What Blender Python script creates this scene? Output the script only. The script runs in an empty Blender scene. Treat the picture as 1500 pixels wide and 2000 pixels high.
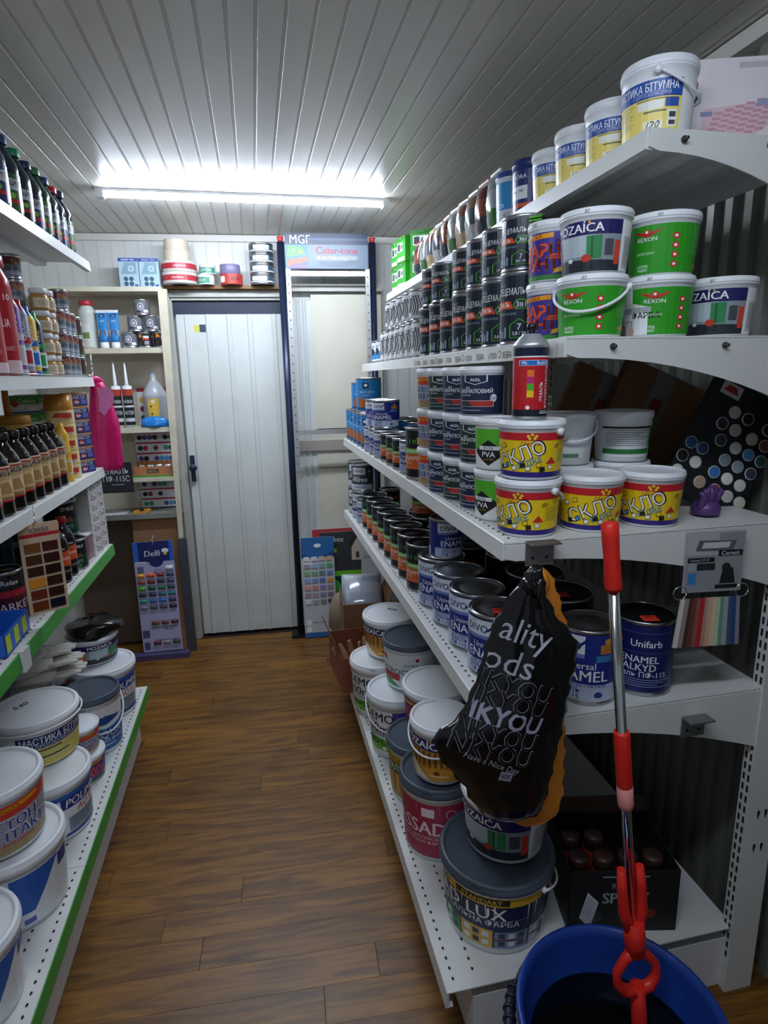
import bpy, bmesh, math, random
from mathutils import Vector, Matrix
random.seed(7)
S = bpy.context.scene
COL = S.collection
PI = math.pi
R = math.radians

# ---------------------------------------------------------------- camera
cam = bpy.data.objects.new('camera', bpy.data.cameras.new('camera'))
COL.objects.link(cam)
cr, cu_, cf = Vector((0.97815, -0.20693, -0.02006)), Vector((0.06465, 0.21108, 0.97533)), Vector((0.19759, 0.95531, -0.21985))
m = Matrix((cr, cu_, -cf)).transposed().to_4x4()
m.translation = (0, 0, 1.5)
cam.matrix_world = m
cam.data.sensor_fit = 'VERTICAL'
cam.data.sensor_height = 24
cam.data.lens = 24 * 1174 / 2000
cam.data.clip_start = .02
S.camera = cam

# ---------------------------------------------------------------- world (grey daylight from the open shop front behind the camera)
W = bpy.data.worlds.new('World')
S.world = W
W.use_nodes = True
W.node_tree.nodes['Background'].inputs[0].default_value = (.80, .88, 1, 1)
W.node_tree.nodes['Background'].inputs[1].default_value = .10
S.view_settings.view_transform = 'Standard'
S.view_settings.look = 'None'
S.view_settings.exposure = 1.05
S.view_settings.gamma = 1
S.view_settings.use_curve_mapping = False
LAMP = 66.0      # emission of the batten lamp in view
LAMP2 = 42.0      # batten over the shop front, above the photographer

# ---------------------------------------------------------------- materials
def lin(h):
    h = h.lstrip('#')
    o = []
    for i in (0, 2, 4):
        v = int(h[i:i+2], 16) / 255
        o.append(v / 12.92 if v <= .04045 else ((v + .055) / 1.055) ** 2.4)
    return tuple(o)
MATS = {}
def mat(col, rough=.5, metal=0.0, noise=0.0, nscale=20, bump=0.0, trans=0.0, key=None, coat=0.0, alpha=1.0):
    k = key or (col, rough, metal, noise, nscale, bump, trans, coat, alpha)
    if k in MATS: return MATS[k]
    M = bpy.data.materials.new('mat_' + str(col).strip('#'))
    M.use_nodes = True
    nt = M.node_tree; b = nt.nodes['Principled BSDF']
    c = lin(col)
    b.inputs['Roughness'].default_value = rough
    b.inputs['Metallic'].default_value = metal
    b.inputs['Coat Weight'].default_value = coat
    b.inputs['Transmission Weight'].default_value = trans
    b.inputs['Alpha'].default_value = alpha
    tc = nt.nodes.new('ShaderNodeTexCoord')
    n = nt.nodes.new('ShaderNodeTexNoise')
    n.inputs['Scale'].default_value = nscale; n.inputs['Detail'].default_value = 5
    nt.links.new(tc.outputs['Object'], n.inputs['Vector'])
    mx = nt.nodes.new('ShaderNodeMix'); mx.data_type = 'RGBA'
    mx.inputs['A'].default_value = tuple(x * (1 - noise) for x in c) + (1,)
    mx.inputs['B'].default_value = tuple(min(1, x * (1 + noise)) for x in c) + (1,)
    nt.links.new(n.outputs['Fac'], mx.inputs['Factor'])
    nt.links.new(mx.outputs['Result'], b.inputs['Base Color'])
    if bump:
        bp = nt.nodes.new('ShaderNodeBump'); bp.inputs['Strength'].default_value = bump; bp.inputs['Distance'].default_value = .004
        nt.links.new(n.outputs['Fac'], bp.inputs['Height']); nt.links.new(bp.outputs['Normal'], b.inputs['Normal'])
    MATS[k] = M
    return M
def print_mat(rough):
    k = ('print', rough)
    if k in MATS: return MATS[k]
    M = bpy.data.materials.new('printed_ink'); M.use_nodes = True
    nt = M.node_tree; b = nt.nodes['Principled BSDF']
    a = nt.nodes.new('ShaderNodeVertexColor'); a.layer_name = 'Col'
    nt.links.new(a.outputs['Color'], b.inputs['Base Color'])
    b.inputs['Roughness'].default_value = rough
    MATS[k] = M
    return M
def emit(col, s):
    M = bpy.data.materials.new('lamp_glow'); M.use_nodes = True
    b = M.node_tree.nodes['Principled BSDF']
    b.inputs['Base Color'].default_value = (.9, .9, .9, 1)
    b.inputs['Emission Color'].default_value = lin(col) + (1,); b.inputs['Emission Strength'].default_value = s
    return M
WHITE = mat('#e9ebec', .35, noise=.03); PLW = mat('#eceff2', .38, noise=.02); STEEL = mat('#d9dad6', .42, noise=.06, nscale=9)
TIN = mat('#b9bcc0', .28, 1.0, noise=.05); CHROME = mat('#d8dadd', .12, 1.0); BLACKM = mat('#15161a', .3, .6)
BLK = mat('#0d0d10', .4); DGREY = mat('#3b434e', .4, noise=.05); CARD = mat('#8a6446', .85, noise=.12, nscale=30); CARDR = mat('#8d5138', .85, noise=.1, nscale=30)
CREAM = mat('#d6d2c0', .5, noise=.1, nscale=6)

# ---------------------------------------------------------------- mesh builder
class MB:
    def __init__(s): s.v = []; s.f = []; s.m = []; s.c = []; s.sm = []
    def face(s, idx, mi=0, col=None, sm=False): s.f.append(idx); s.m.append(mi); s.c.append(col); s.sm.append(sm)
    def box(s, x0, x1, y0, y1, z0, z1, mi=0, col=None):
        b = len(s.v)
        s.v += [(x, y, z) for z in (z0, z1) for y in (y0, y1) for x in (x0, x1)]
        for q in ((0, 2, 3, 1), (4, 5, 7, 6), (0, 1, 5, 4), (2, 6, 7, 3), (0, 4, 6, 2), (1, 3, 7, 5)): s.face([b + i for i in q], mi, col)
        return s
    def lathe(s, prof, seg=40, mi=0, cap=(True, True), cx=0, cy=0, sm=True):
        b = len(s.v); n = len(prof)
        for r, z in prof:
            for i in range(seg):
                a = 2 * PI * i / seg; s.v.append((cx + r * math.cos(a), cy + r * math.sin(a), z))
        for j in range(n - 1):
            for i in range(seg):
                k = (i + 1) % seg
                s.face([b + j*seg + i, b + j*seg + k, b + (j+1)*seg + k, b + (j+1)*seg + i], mi, None, sm)
        if cap[0] and prof[0][0] > 1e-5: s.face([b + i for i in range(seg)][::-1], mi)
        if cap[1] and prof[-1][0] > 1e-5: s.face([b + (n-1)*seg + i for i in range(seg)], mi)
        return s
    def tube(s, pts, r, seg=8, mi=0, cap=True):
        pts = [Vector(p) for p in pts]; b = len(s.v); n = len(pts); rr = r if isinstance(r, (list, tuple)) else [r] * n
        up = None
        for i, p in enumerate(pts):
            t = (pts[min(i+1, n-1)] - pts[max(i-1, 0)]).normalized()
            if up is None: up = Vector((0, 0, 1)) if abs(t.z) < .9 else Vector((1, 0, 0))
            a = t.cross(up).normalized(); up = a.cross(t).normalized()
            for k in range(seg):
                an = 2 * PI * k / seg; s.v.append(tuple(p + (a * math.cos(an) + up * math.sin(an)) * rr[i]))
        for j in range(n - 1):
            for k in range(seg):
                q = (k + 1) % seg
                s.face([b + j*seg + k, b + j*seg + q, b + (j+1)*seg + q, b + (j+1)*seg + k][::-1], mi, None, True)
        if cap: s.face([b + k for k in range(seg)], mi); s.face([b + (n-1)*seg + k for k in range(seg)][::-1], mi)
        return s
    def prism(s, poly, y0, y1, mi=0):          # polygon in (x, z), extruded along y
        b = len(s.v); n = len(poly)
        s.v += [(x, y0, z) for x, z in poly] + [(x, y1, z) for x, z in poly]
        s.face([b + i for i in range(n)], mi); s.face([b + n + i for i in range(n)][::-1], mi)
        for i in range(n):
            k = (i + 1) % n; s.face([b + i, b + n + i, b + n + k, b + k], mi)
        return s
    def mesh(s, name, mats):
        me = bpy.data.meshes.new(name); me.from_pydata(s.v, [], s.f)
        mats = mats if isinstance(mats, (list, tuple)) else [mats]
        for q in mats: me.materials.append(q)
        me.polygons.foreach_set('material_index', s.m); me.polygons.foreach_set('use_smooth', s.sm)
        if any(c is not None for c in s.c):
            at = me.color_attributes.new('Col', 'FLOAT_COLOR', 'CORNER')
            d = []
            for f, c in zip(s.f, s.c): d += list((c or (1, 1, 1)) + (1,)) * len(f)
            at.data.foreach_set('color', d)
        me.validate(); me.update()
        return me
def fixn(me):
    bm = bmesh.new(); bm.from_mesh(me); bmesh.ops.recalc_face_normals(bm, faces=bm.faces); bm.to_mesh(me); bm.free(); return me

# ---------------------------------------------------------------- objects
def obj(name, me, parent=None, loc=(0, 0, 0), rot=(0, 0, 0), **props):
    o = bpy.data.objects.new(name, me); COL.objects.link(o); o.location = loc; o.rotation_euler = rot
    if parent: o.parent = parent
    for k, v in props.items(): o[k] = v
    return o
def thing(name, label, cat, loc=(0, 0, 0), rz=0, group=None, rot=None):
    o = bpy.data.objects.new(name, None); COL.objects.link(o); o.location = loc; o.rotation_euler = rot or (0, 0, rz)
    o.empty_display_size = .02
    o['label'] = label; o['category'] = cat
    if group: o['group'] = group
    return o
def put(parts, name, label, cat, loc, rz=0, group=None, rot=None):
    t = thing(name, label, cat, (loc[0], loc[1], loc[2] + .0007), rz, group, rot)
    for p in parts:
        c = obj(p[0], p[1], t)
        for q in (p[2] if len(p) > 2 else []): obj(q[0], q[1], c)
    return t
def struct(name, me, parent=None, **k):
    o = obj(name, me, parent, **k)
    if parent is None: o['kind'] = 'structure'
    return o
ORD = ['first', 'second', 'third', 'fourth', 'fifth', 'sixth', 'seventh', 'eighth', 'ninth', 'tenth', 'eleventh', 'twelfth']

# ---------------------------------------------------------------- printed labels: flat designs wrapped on a cylinder, cone or plane
TXT = {}
_cu = bpy.data.curves.new('lettering', 'FONT'); _cu.resolution_u = 2
_to = bpy.data.objects.new('lettering', _cu)
def text_polys(s, bold=.0, shear=0.0):
    k = (s, bold, shear)
    if k in TXT: return TXT[k]
    _cu.body = s; _cu.offset = bold; _cu.shear = shear
    me = _to.to_mesh()
    P = [[(me.vertices[i].co.x / .69, me.vertices[i].co.y / .69) for i in p.vertices] for p in me.polygons] if me else []
    _to.to_mesh_clear()
    xs = [x for p in P for x, y in p] or [0, 1]
    x0, x1 = min(xs), max(xs)
    TXT[k] = ([[(x - (x0 + x1) / 2, y - .5) for x, y in p] for p in P], x1 - x0)
    return TXT[k]
def flat(prims, w, h):
    """design -> convex polygons in metres: [(layer, colour, pts)]; u, v are fractions of w, h"""
    out = []; boxes = []
    for n, p in enumerate(prims):
        t = p[0]; L = n; k0 = len(out)
        if t == 'r': _, u0, v0, u1, v1, c = p; out.append((L, lin(c), [(u0*w, v0*h), (u1*w, v0*h), (u1*w, v1*h), (u0*w, v1*h)]))
        elif t == 'p': out.append((L, lin(p[2]), [(u*w, v*h) for u, v in p[1]]))
        elif t == 'e':
            _, u, v, ru, c = p[:5]; rv = p[5] if len(p) > 5 else ru
            out.append((L, lin(c), [(u*w + ru*h*math.cos(a*PI/8), v*h + rv*h*math.sin(a*PI/8)) for a in range(16)]))
        elif t == 't':
            _, u, v, th, s, c = p[:6]; o = p[6] if len(p) > 6 else {}
            bo = o.get('b', .012)
            P, tw = text_polys(s, 0, o.get('sh', 0))
            if bo > .009:                        # heavier weights: overlaid shifted copies
                d = bo * (.9 if bo > .014 else 1.2); sh = [(-d, 0), (d, 0)] if bo < .045 else [(-d, -d), (d, -d), (-d, d), (d, d)]
                P = [[(x + a_, y + b_) for x, y in q] for a_, b_ in sh for q in P]
            H = th * h; sx = H
            if 'w' in o: sx = min(H, o['w'] * w / max(tw, .01)) if not o.get('fit') else o['w'] * w / max(tw, .01)
            a = R(o.get('rot', 0)); ca, sa = math.cos(a), math.sin(a)
            for q in P: out.append((L, lin(c), [(u*w + x*sx*ca - y*H*sa, v*h + x*sx*sa + y*H*ca) for x, y in q]))
        A = [q for o_ in out[k0:] for q in o_[2]]
        if not A: continue
        bb = (min(q[0] for q in A), max(q[0] for q in A), min(q[1] for q in A), max(q[1] for q in A))
        L = 0
        for b2, l2 in boxes:
            if l2 >= L and b2[0] < bb[1] - 1e-6 and b2[1] > bb[0] + 1e-6 and b2[2] < bb[3] - 1e-6 and b2[3] > bb[2] + 1e-6: L = l2 + 1
        boxes.append((bb, L))
        for i in range(k0, len(out)): out[i] = (L,) + out[i][1:]
    return out
def clip(poly, x, keep_left):
    o = []
    for i in range(len(poly)):
        a, b = poly[i], poly[(i+1) % len(poly)]
        ia = a[0] <= x if keep_left else a[0] >= x; ib = b[0] <= x if keep_left else b[0] >= x
        if ia: o.append(a)
        if ia != ib:
            t = (x - a[0]) / (b[0] - a[0]); o.append((x, a[1] + t * (b[1] - a[1])))
    return o
LAB = {}
def label(design, prims, w, h, z0=0, r=None, r1=None, zr=(0, 1), rough=.35, step=.00022, y=0, uc=.5):
    """wrapped on a cylinder / cone (r at zr[0], r1 at zr[1]) or flat on the plane y"""
    key = (design, round(w, 4), round(h, 4), z0, r, r1, rough, y, uc)
    if key in LAB: return LAB[key]
    b = MB(); r1 = r1 if r1 is not None else r
    st = None if r is None else .2 * r
    for L, c, P in flat(prims, w, h):
        off = .0005 + step * L
        pieces = [P]
        if st:
            x0 = min(p[0] for p in P); x1 = max(p[0] for p in P); i0 = math.floor(x0 / st); i1 = math.ceil(x1 / st)
            if i1 - i0 > 1:
                pieces = []; rest = P
                for i in range(i0 + 1, i1):
                    a = clip(rest, i * st, True); rest = clip(rest, i * st, False)
                    if len(a) > 2: pieces.append(a)
                    if len(rest) < 3: break
                if len(rest) > 2: pieces.append(rest)
        for q in pieces:
            k = len(b.v)
            for x, v in q:
                z = z0 + v
                if r is None: b.v.append((x - w / 2, y - off, z))
                else:
                    rr = r + (r1 - r) * (z - zr[0]) / max(zr[1] - zr[0], 1e-6); a = (x - w * uc) / r
                    b.v.append((math.sin(a) * (rr + off), -math.cos(a) * (rr + off), z))
            b.face(list(range(k, k + len(q))), 0, c)
    me = b.mesh('label', print_mat(rough))
    LAB[key] = me
    return me
MESH = {}
def cached(key, fn):
    if key not in MESH: MESH[key] = fn()
    return MESH[key]

# ---------------------------------------------------------------- containers
UC = {'divs': .3, 'divl': .3, 'rbw': .28, 'rbws': .28, 'varn': .2, 'prim': .28, 'smile': .3, 'relax': .3, 'phan': .29, 'spec': .44, 'specs': .44, 'unif': .46, 'dark': .45, 'akn': .4, 'akg': .4, 'zl': .2, 'ft': .2, 'kv': .47, 'relr': .42, 'rt2': .33, 'rexr': .42, 'sklo': .39}
def tin(r, h, name, prims, lid=TIN, wfrac=1.0, rough=.3, knob=None):
    """metal paint can: body with rolled rims, press-in lid, wrapped label"""
    def body():
        return MB().lathe([(r*.94, .002), (r*1.0, .0), (r*1.02, .002), (r*1.02, .005), (r*.995, .007), (r*.995, h-.008), (r*1.02, h-.006), (r*1.025, h-.002), (r*1.0, h), (r*.96, h-.001), (r*.955, h-.006)], 36, cap=(True, False)).mesh('body', TIN)
    def ld():
        return MB().lathe([(r*.955, h-.006), (r*.93, h-.002), (r*.86, h-.0015), (r*.83, h-.006), (r*.6, h-.0055), (r*.56, h-.004), (0.0001, h-.004)], 36, cap=(False, False)).mesh('lid', lid)
    b = cached(('tinb', r, h), body); l = cached(('tinl', r, h, lid.name), ld)
    lw = 2*PI*r*wfrac
    lb = label(name, prims, lw, h-.018, .009, r, r, rough=rough, uc=UC.get(name, .5))
    return [('body', b), ('lid', l), ('label', lb)]
def pail(rt, h, name, prims, lidm=PLW, bodym=PLW, taper=.88, cover=.62, v0=.1, v1=.76, handle=None, price=None, top=None, pcol='#22252c', rough=.4, hrot=0):
    """plastic pail with snap lid (overlapping skirt and raised rim), label and bail handle"""
    rb = rt * taper * .96; rw = rt * .955; hz = h * .86
    def rad(z): return rb + (rw - rb) * z / hz
    def body():
        return MB().lathe([(rb*.93, .004), (rb*.96, 0), (rb, .003), (rad(h*.7), h*.7), (rw, hz), (rw*1.035, hz+.001), (rw*1.035, hz+.004), (rw, hz+.006), (rw*.98, hz+.01)], 40, cap=(True, True)).mesh('body', bodym)
    def ld():
        s = h - hz - .004; z = hz + .004
        return MB().lathe([(rw*1.0, z), (rt*.99, z), (rt, z+s*.12), (rt, z+s*.5), (rt*.985, z+s*.55), (rt*.985, z+s*.8), (rt*.965, z+s*.97), (rt*.93, z+s), (rt*.9, z+s*.97), (rt*.885, z+s*.72), (rt*.87, z+s*.68), (.0001, z+s*.7)], 48, cap=(False, False)).mesh('lid', lidm)
    P = [('body', cached(('pb', rt, h, taper, bodym.name), body))]
    lk = []
    if price: lk.append(('price_mark', label('pr' + price, [('t', .5, .5, .8, price, pcol, {'b': .0, 'sh': .2})], 2*PI*rt*.2, (h - hz) * .5, hz + (h-hz)*.28, rt*.992, rt*.992)))
    if top:
        def tm():
            b = MB(); PP, tw = text_polys(top, 0, .2); sc = rt * .16
            for q in PP:
                k = len(b.v); b.v += [(x*sc*1.1 - rt*.1, y*sc + rt*.35, hz+.004+(h-hz-.004)*.7+.0006) for x, y in q]; b.face(list(range(k, k+len(q))), 0, lin(pcol))
            return b.mesh('lid_mark', print_mat(.5))
        lk.append(('lid_mark', cached(('tm', top, rt, h), tm)))
    P.append(('lid', cached(('pl', rt, h, lidm.name), ld), lk))
    if prims:
        P.append(('label', label(name, prims, 2*PI*rw*cover, h*(v1-v0), h*v0, rad(0), rad(hz), (0, hz), rough, uc=UC.get(name, .5))))
    if handle is not None:
        def hm():
            b = MB(); pts = []
            for i in range(21):
                a = PI * i / 20; pts.append((math.cos(a) * rt * 1.03, -math.sin(a) * rt * 1.05, hz - .004 - math.sin(a) * h * handle))
            b.tube(pts, .0028, 6)
            for sx in (-1, 1): b.lathe([(.0001, -.001), (.007, -.001), (.007, .008), (.0001, .008)], 10)
            # pivot studs are turned sideways
            for i in range(len(b.v) - 80, len(b.v)):
                x, y, z = b.v[i]; sgn = -1 if i < len(b.v) - 40 else 1
                b.v[i] = (sgn * (rt * .97 + z), y, hz - .006 + x)
            me = b.mesh('handle', PLW); me.transform(Matrix.Rotation(R(hrot), 4, 'Z')); return me
        P.append(('handle', cached(('ph', rt, h, handle, hrot), hm)))
    return P
def bottle(r, h, bodym, capm, name, prims, v0=.12, v1=.55, neck=.35, shoulder=.62, rough=.3, capr=None, key=''):
    rn = r * neck; cr_ = capr or rn * 1.35; hc = h * .1
    def body():
        return MB().lathe([(r*.85, .002), (r*.95, 0), (r, .006), (r, h*.05), (r*.985, h*.07), (r*.985, h*shoulder-.006), (r, h*shoulder), (r*.93, h*(shoulder+.06)), (r*.62, h*(shoulder+.16)), (rn, h*(shoulder+.24)), (rn, h-hc*.8)], 28).mesh('body', bodym)
    def cap():
        return MB().lathe([(cr_*.98, h-hc), (cr_, h-hc+.001), (cr_*.97, h-.004), (cr_*.9, h-.001), (.0001, h)], 20, cap=(True, False)).mesh('cap', capm)
    P = [('body', cached(('bb', r, h, bodym.name, neck, shoulder, key), body)), ('cap', cached(('bc', r, h, capm.name, neck, capr), cap))]
    if prims: P.append(('label', label(name, prims, 2*PI*r*.8, h*(v1-v0), h*v0, r, r, rough=rough)))
    return P
def carton(w, d, h, bodym, name, prims, side=None, topm=None, rough=.5):
    """box with slightly rounded edges; print on the front, optionally on the left/right side"""
    def body():
        b = MB(); b.box(-w/2, w/2, -d/2, d/2, 0, h)
        me = b.mesh('body', bodym); bm = bmesh.new(); bm.from_mesh(me)
        bmesh.ops.bevel(bm, geom=bm.edges[:], offset=min(.0012, h*.04), segments=2, affect='EDGES'); bm.to_mesh(me); bm.free(); return me
    def flap():
        return MB().box(-w/2+.001, w/2-.001, -d/2+.002, -.0006, h, h+.0012).box(-w/2+.001, w/2-.001, .0006, d/2-.002, h, h+.0012).mesh('flap', topm or bodym)
    P = [('body', cached(('cb', w, d, h, bodym.name), body)), ('flap', cached(('cf', w, d, h, (topm or bodym).name), flap))]
    if prims: P.append(('label', label(name, prims, w*.98, h*.98, h*.01, None, rough=rough, y=-d/2)))
    return P
def side_label(parts, name, prims, w, d, h, sgn, rough=.5):
    """print on the +x / -x side of a carton"""
    me = label(name + '_s', prims, d*.98, h*.98, h*.01, None, rough=rough, y=-w/2)
    me = me.copy(); a = R(90 * sgn)
    me.transform(Matrix.Rotation(a, 4, 'Z')); parts.append(('side_label', me)); return parts

# ---------------------------------------------------------------- label designs (u, v fractions; centre u = .5 faces the front)
def T(u, v, h, s, c='#ffffff', **o): return ('t', u, v, h, s, c, o)
def RC(u0, v0, u1, v1, c): return ('r', u0, v0, u1, v1, c)
def PG(c, *pts): return ('p', list(pts), c)
def EL(u, v, r, c, rv=None): return ('e', u, v, r, c, rv or r)
def lines(u0, u1, v0, v1, n, c, t=.25):
    d = (v1 - v0) / n
    return [RC(u0, v1 - i*d - d*t, u1 - (u1-u0) * (.25 * ((i * 7) % 3) / 2), v1 - i*d, c) for i in range(n)]
def zebra():
    P = [RC(0, 0, 1, 1, '#f1f2f4')]
    for i in range(30):
        u = i / 30; P.append(PG('#17181c', (u, .12), (u+.012, .12), (u+.042, .42), (u+.03, .42))); P.append(PG('#17181c', (u+.03, .42), (u+.042, .42), (u+.008, .86), (u-.006, .86)))
    for k in (-.16, .16, .5): P += [EL(.5+k, .5, .2, '#f1f2f4', .24), EL(.5+k, .5, .15, '#22242a', .19), EL(.5+k, .5, .1, '#e8eaec', .13), RC(.4+k, .76, .6+k, .94, '#f7f8fa'), T(.5+k, .85, .11, 'zebra', '#17181c', w=.16), RC(.42+k, .03, .6+k, .2, '#f7f8fa'), T(.5+k, .15, .06, 'ЕМАЛЬ', '#17181c', w=.15), T(.5+k, .07, .05, 'ПФ-115', '#17181c', w=.14)]
    return P
def spec():
    P = [RC(0, 0, 1, 1, '#1c2735')]
    for k in (0, .5):
        for i in range(6): P.append(PG('#63c926', (.56+k, .62+i*.07), (.66+k, .68+i*.07), (.66+k, .715+i*.07), (.56+k, .655+i*.07)))
        u = .42 + k
        P += [T(u-.06, .86, .06, 'PRO', '#aab4c0', w=.1), T(u, .76, .1, 'СПЕЦЕМАЛЬ', '#f4f6f8', w=.25), PG('#e4552a', (u-.13, .5), (u+.05, .5), (u+.02, .62), (u-.13, .62)), T(u-.045, .56, .07, 'ЕМАЛЬ', '#ffffff', w=.12),
              PG('#4fbf2a', (u+.06, .49), (u+.13, .49), (u+.15, .56), (u+.13, .64), (u+.07, .64), (u+.045, .56)), PG('#1c2735', (u+.065, .505), (u+.127, .505), (u+.143, .56), (u+.127, .625), (u+.073, .625), (u+.052, .56)), T(u+.1, .565, .08, '3в1', '#ffffff', w=.07),
              T(u-.03, .42, .035, 'ҐРУНТОВКИ ПО ІРЖІ', '#9fb0bf', w=.2),
              PG('#4fbf2a', (u+.02, .05), (u+.16, .05), (u+.16, .25), (u+.09, .35), (u+.02, .25)), PG('#1c2735', (u+.028, .06), (u+.152, .06), (u+.152, .245), (u+.09, .335), (u+.028, .245)), T(u+.09, .22, .1, '7', '#ffffff'), T(u+.09, .12, .05, '2,8 / 20', '#ffffff', w=.1),
              RC(u-.1, .05, u-.07, .2, '#8fa3b5'), RC(u-.06, .05, u-.04, .16, '#8fa3b5'), RC(u-.03, .05, u-.01, .22, '#8fa3b5')]
    return P
def kvarc():
    return [RC(0, 0, 1, 1, '#40338f'), RC(0, 0, 1, .1, '#3b8f3b'), PG('#f0a31c', (.3, .84), (.62, .88), (.62, .98), (.3, .94)), T(.46, .91, .08, 'ALIUKA', '#b3201c', rot=4, w=.26), T(.47, .62, .24, 'КВАРЦ', '#f2572b', w=.44, b=.046), T(.47, .33, .24, 'ГРУНТ', '#f2572b', w=.44, b=.046), PG('#e9b93a', (.62, .12), (.76, .2), (.74, .32), (.64, .22))] + lines(.8, .95, .2, .8, 9, '#8a82c4')
def moz(kind='grey'):
    P = [RC(0, 0, 1, 1, '#f0f1f3'), RC(.1, .72, .74, 1, '#221f5e'), T(.42, .86, .17, 'MOZAÍCA', '#ffffff', w=.52, b=.03), EL(.515, .965, .025, '#f0a020')]
    if kind == 'grey':
        P += [RC(.1, 0, .74, .72, '#8d98a0'), RC(.3, .3, .55, .72, '#b9c6cc'), PG('#2a3038', (.1, 0), (.74, 0), (.74, .2), (.1, .28)), RC(.5, .25, .6, .7, '#2f8a4f'), RC(.53, .25, .545, .7, '#1f5f38'), EL(.5, .26, .1, '#c23c2c', .08), RC(.46, .06, .475, .2, '#1b1b1f'), RC(.53, .06, .545, .2, '#1b1b1f'), EL(.38, .24, .06, '#eeeeea', .045), RC(.62, .3, .68, .62, '#4a4f55'), RC(.69, .12, .73, .6, '#d8432f'), RC(.1, .14, .26, .66, '#e5762c'), T(.18, .5, .09, 'INTERIOR', '#ffffff', w=.14), T(.18, .38, .06, 'LATEX', '#ffffff', w=.1), T(.18, .2, .04, 'ФАРБА', '#ffffff', w=.12)]
    else:
        P += [RC(.1, 0, .74, .72, '#c98d2c'), RC(.1, .1, .26, .68, '#a63f22'), T(.18, .46, .09, 'LATEX-7', '#ffffff', w=.13), PG('#f0e2c0', (.1, 0), (.5, 0), (.3, .42), (.12, .3)), PG('#e9b21e', (.12, .02), (.36, .02), (.2, .34)), PG('#d89a3a', (.5, 0), (.74, 0), (.74, .3), (.42, .26))]
        for i in range(9): P.append(RC(.3 + i*.048, .34, .325 + i*.048, .7, '#6d4a2a'))
        P += [EL(.56, .2, .07, '#8a3f1c', .06), RC(.5, .1, .66, .14, '#f3d9a0')]
    return P + [RC(.77, .06, .93, .7, '#c9ccd0')] + lines(.78, .92, .1, .66, 12, '#8f949a', .3)
def rexon(roller=False):
    g = '#2f9e22'
    P = [RC(0, 0, 1, 1, g if not roller else '#eef0f2')]
    c = .42 if not roller else .46
    if roller: P += [RC(.3, 0, 1, 1, g), PG('#eef0f2', (.3, 0), (.42, 0), (.42, .6), (.3, .7)), RC(.16, .48, .44, .6, '#aab0b4'), T(.4, .42, .12, 'ФАРБА', '#17181c', w=.2, b=.02), PG('#8d949a', (.16, .3), (.17, .3), (.17, .5), (.16, .5)), RC(.17, .3, .3, .315, '#8d949a'), RC(.29, .16, .3, .31, '#8d949a'), EL(.29, .08, .07, '#e3b394', .09), RC(.13, 0, .2, .2, '#b3262a'), RC(.14, .2, .19, .25, '#17181c')]
    for sx in (-1, 1):
        for i in range(3): P.append(PG('#d8262a', (c, .84 - i*.035), (c + sx*(.1 - i*.025), .9 - i*.04), (c + sx*(.09 - i*.025), .865 - i*.04), (c, .82 - i*.035)))
    P += [EL(c, .85, .06, '#d8262a'), EL(c, .855, .03, '#ffffff'), T(c, .71, .085, 'REXON', '#f4f6f8', w=.2, b=.02)]
    for i in range(4): P += [EL(c+.19, .74 - i*.19, .07, '#d8262a', .065), EL(c+.19, .74 - i*.19, .035, '#ffffff', .03)]
    P += [T(c-.03, .16, .06, 'LATEX', '#ffffff', w=.09), T(c-.03, .08, .06, 'PAINT', '#ffffff', w=.09), T(c-.01, .42, .05, 'ІНТЕР’ЄРНА', '#dff3d8', w=.13)] + lines(.74, .95, .35, .95, 14, '#8fcf84', .3) + [RC(.78, .1, .9, .16, '#e58a2c'), EL(.84, .19, .03, '#f2c21c')]
    return P
def sklo():
    P = [RC(0, 0, 1, 1, '#f2ce1c'), RC(0, .83, 1, 1, '#c8202c'), RC(0, 0, 1, .12, '#30247a')]
    for k in (.42,):
        for i in range(5): P.append(EL(k + .022*math.sin(i*2*PI/5), .915 + .045*math.cos(i*2*PI/5), .032, '#f2d02a'))
        P += [EL(k, .915, .02, '#c8202c'), T(k, .765, .09, 'Мальва', '#b3202a', sh=.3, b=-.005, w=.24), T(k-.07, .5, .3, 'СКЛО', '#1b1b20', rot=22, w=.3, b=.05), T(k-.07, .5, .29, 'СКЛО', '#fbfbf4', rot=22, w=.29, b=.008), T(k-.01, .34, .12, 'РІДКЕ', '#2f8fd0', rot=22, w=.18), PG('#d32a22', (k+.08, .3), (k+.15, .3), (k+.115, .46)), T(k+.15, .7, .1, '80', '#22252c', sh=.3, b=0)]
        for i, (a, b, c) in enumerate([(-.22, .62, 0), (-.17, .7, 2), (-.2, .2, 1), (-.15, .26, 3), (-.1, .2, 0), (-.05, .27, 1), (-.02, .2, 0), (.04, .28, 2), (.06, .18, 1), (.11, .22, 0)]):
            cc = ['#f7f7f0', '#1b1b20', '#f2ce1c', '#2f8fd0'][c]; s = .028
            for q, f in ((1.25, '#1b1b20'), (1, cc)): P.append(PG(f, (k+a-s*q*.35, b-s*q*1.7), (k+a+s*q*.5, b-s*q*.9), (k+a+s*q*.35, b+s*q*2.0), (k+a-s*q*.5, b+s*q*1.2)))
        P += lines(k+.16, k+.26, .3, .62, 7, '#8a7a1c', .25)
    return P + lines(.74, .95, .2, .8, 14, '#a38f1c', .25) + lines(.03, .15, .2, .8, 14, '#a38f1c', .25) + [RC(.7, .14, .73, .28, '#f4f4ee')]
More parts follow.
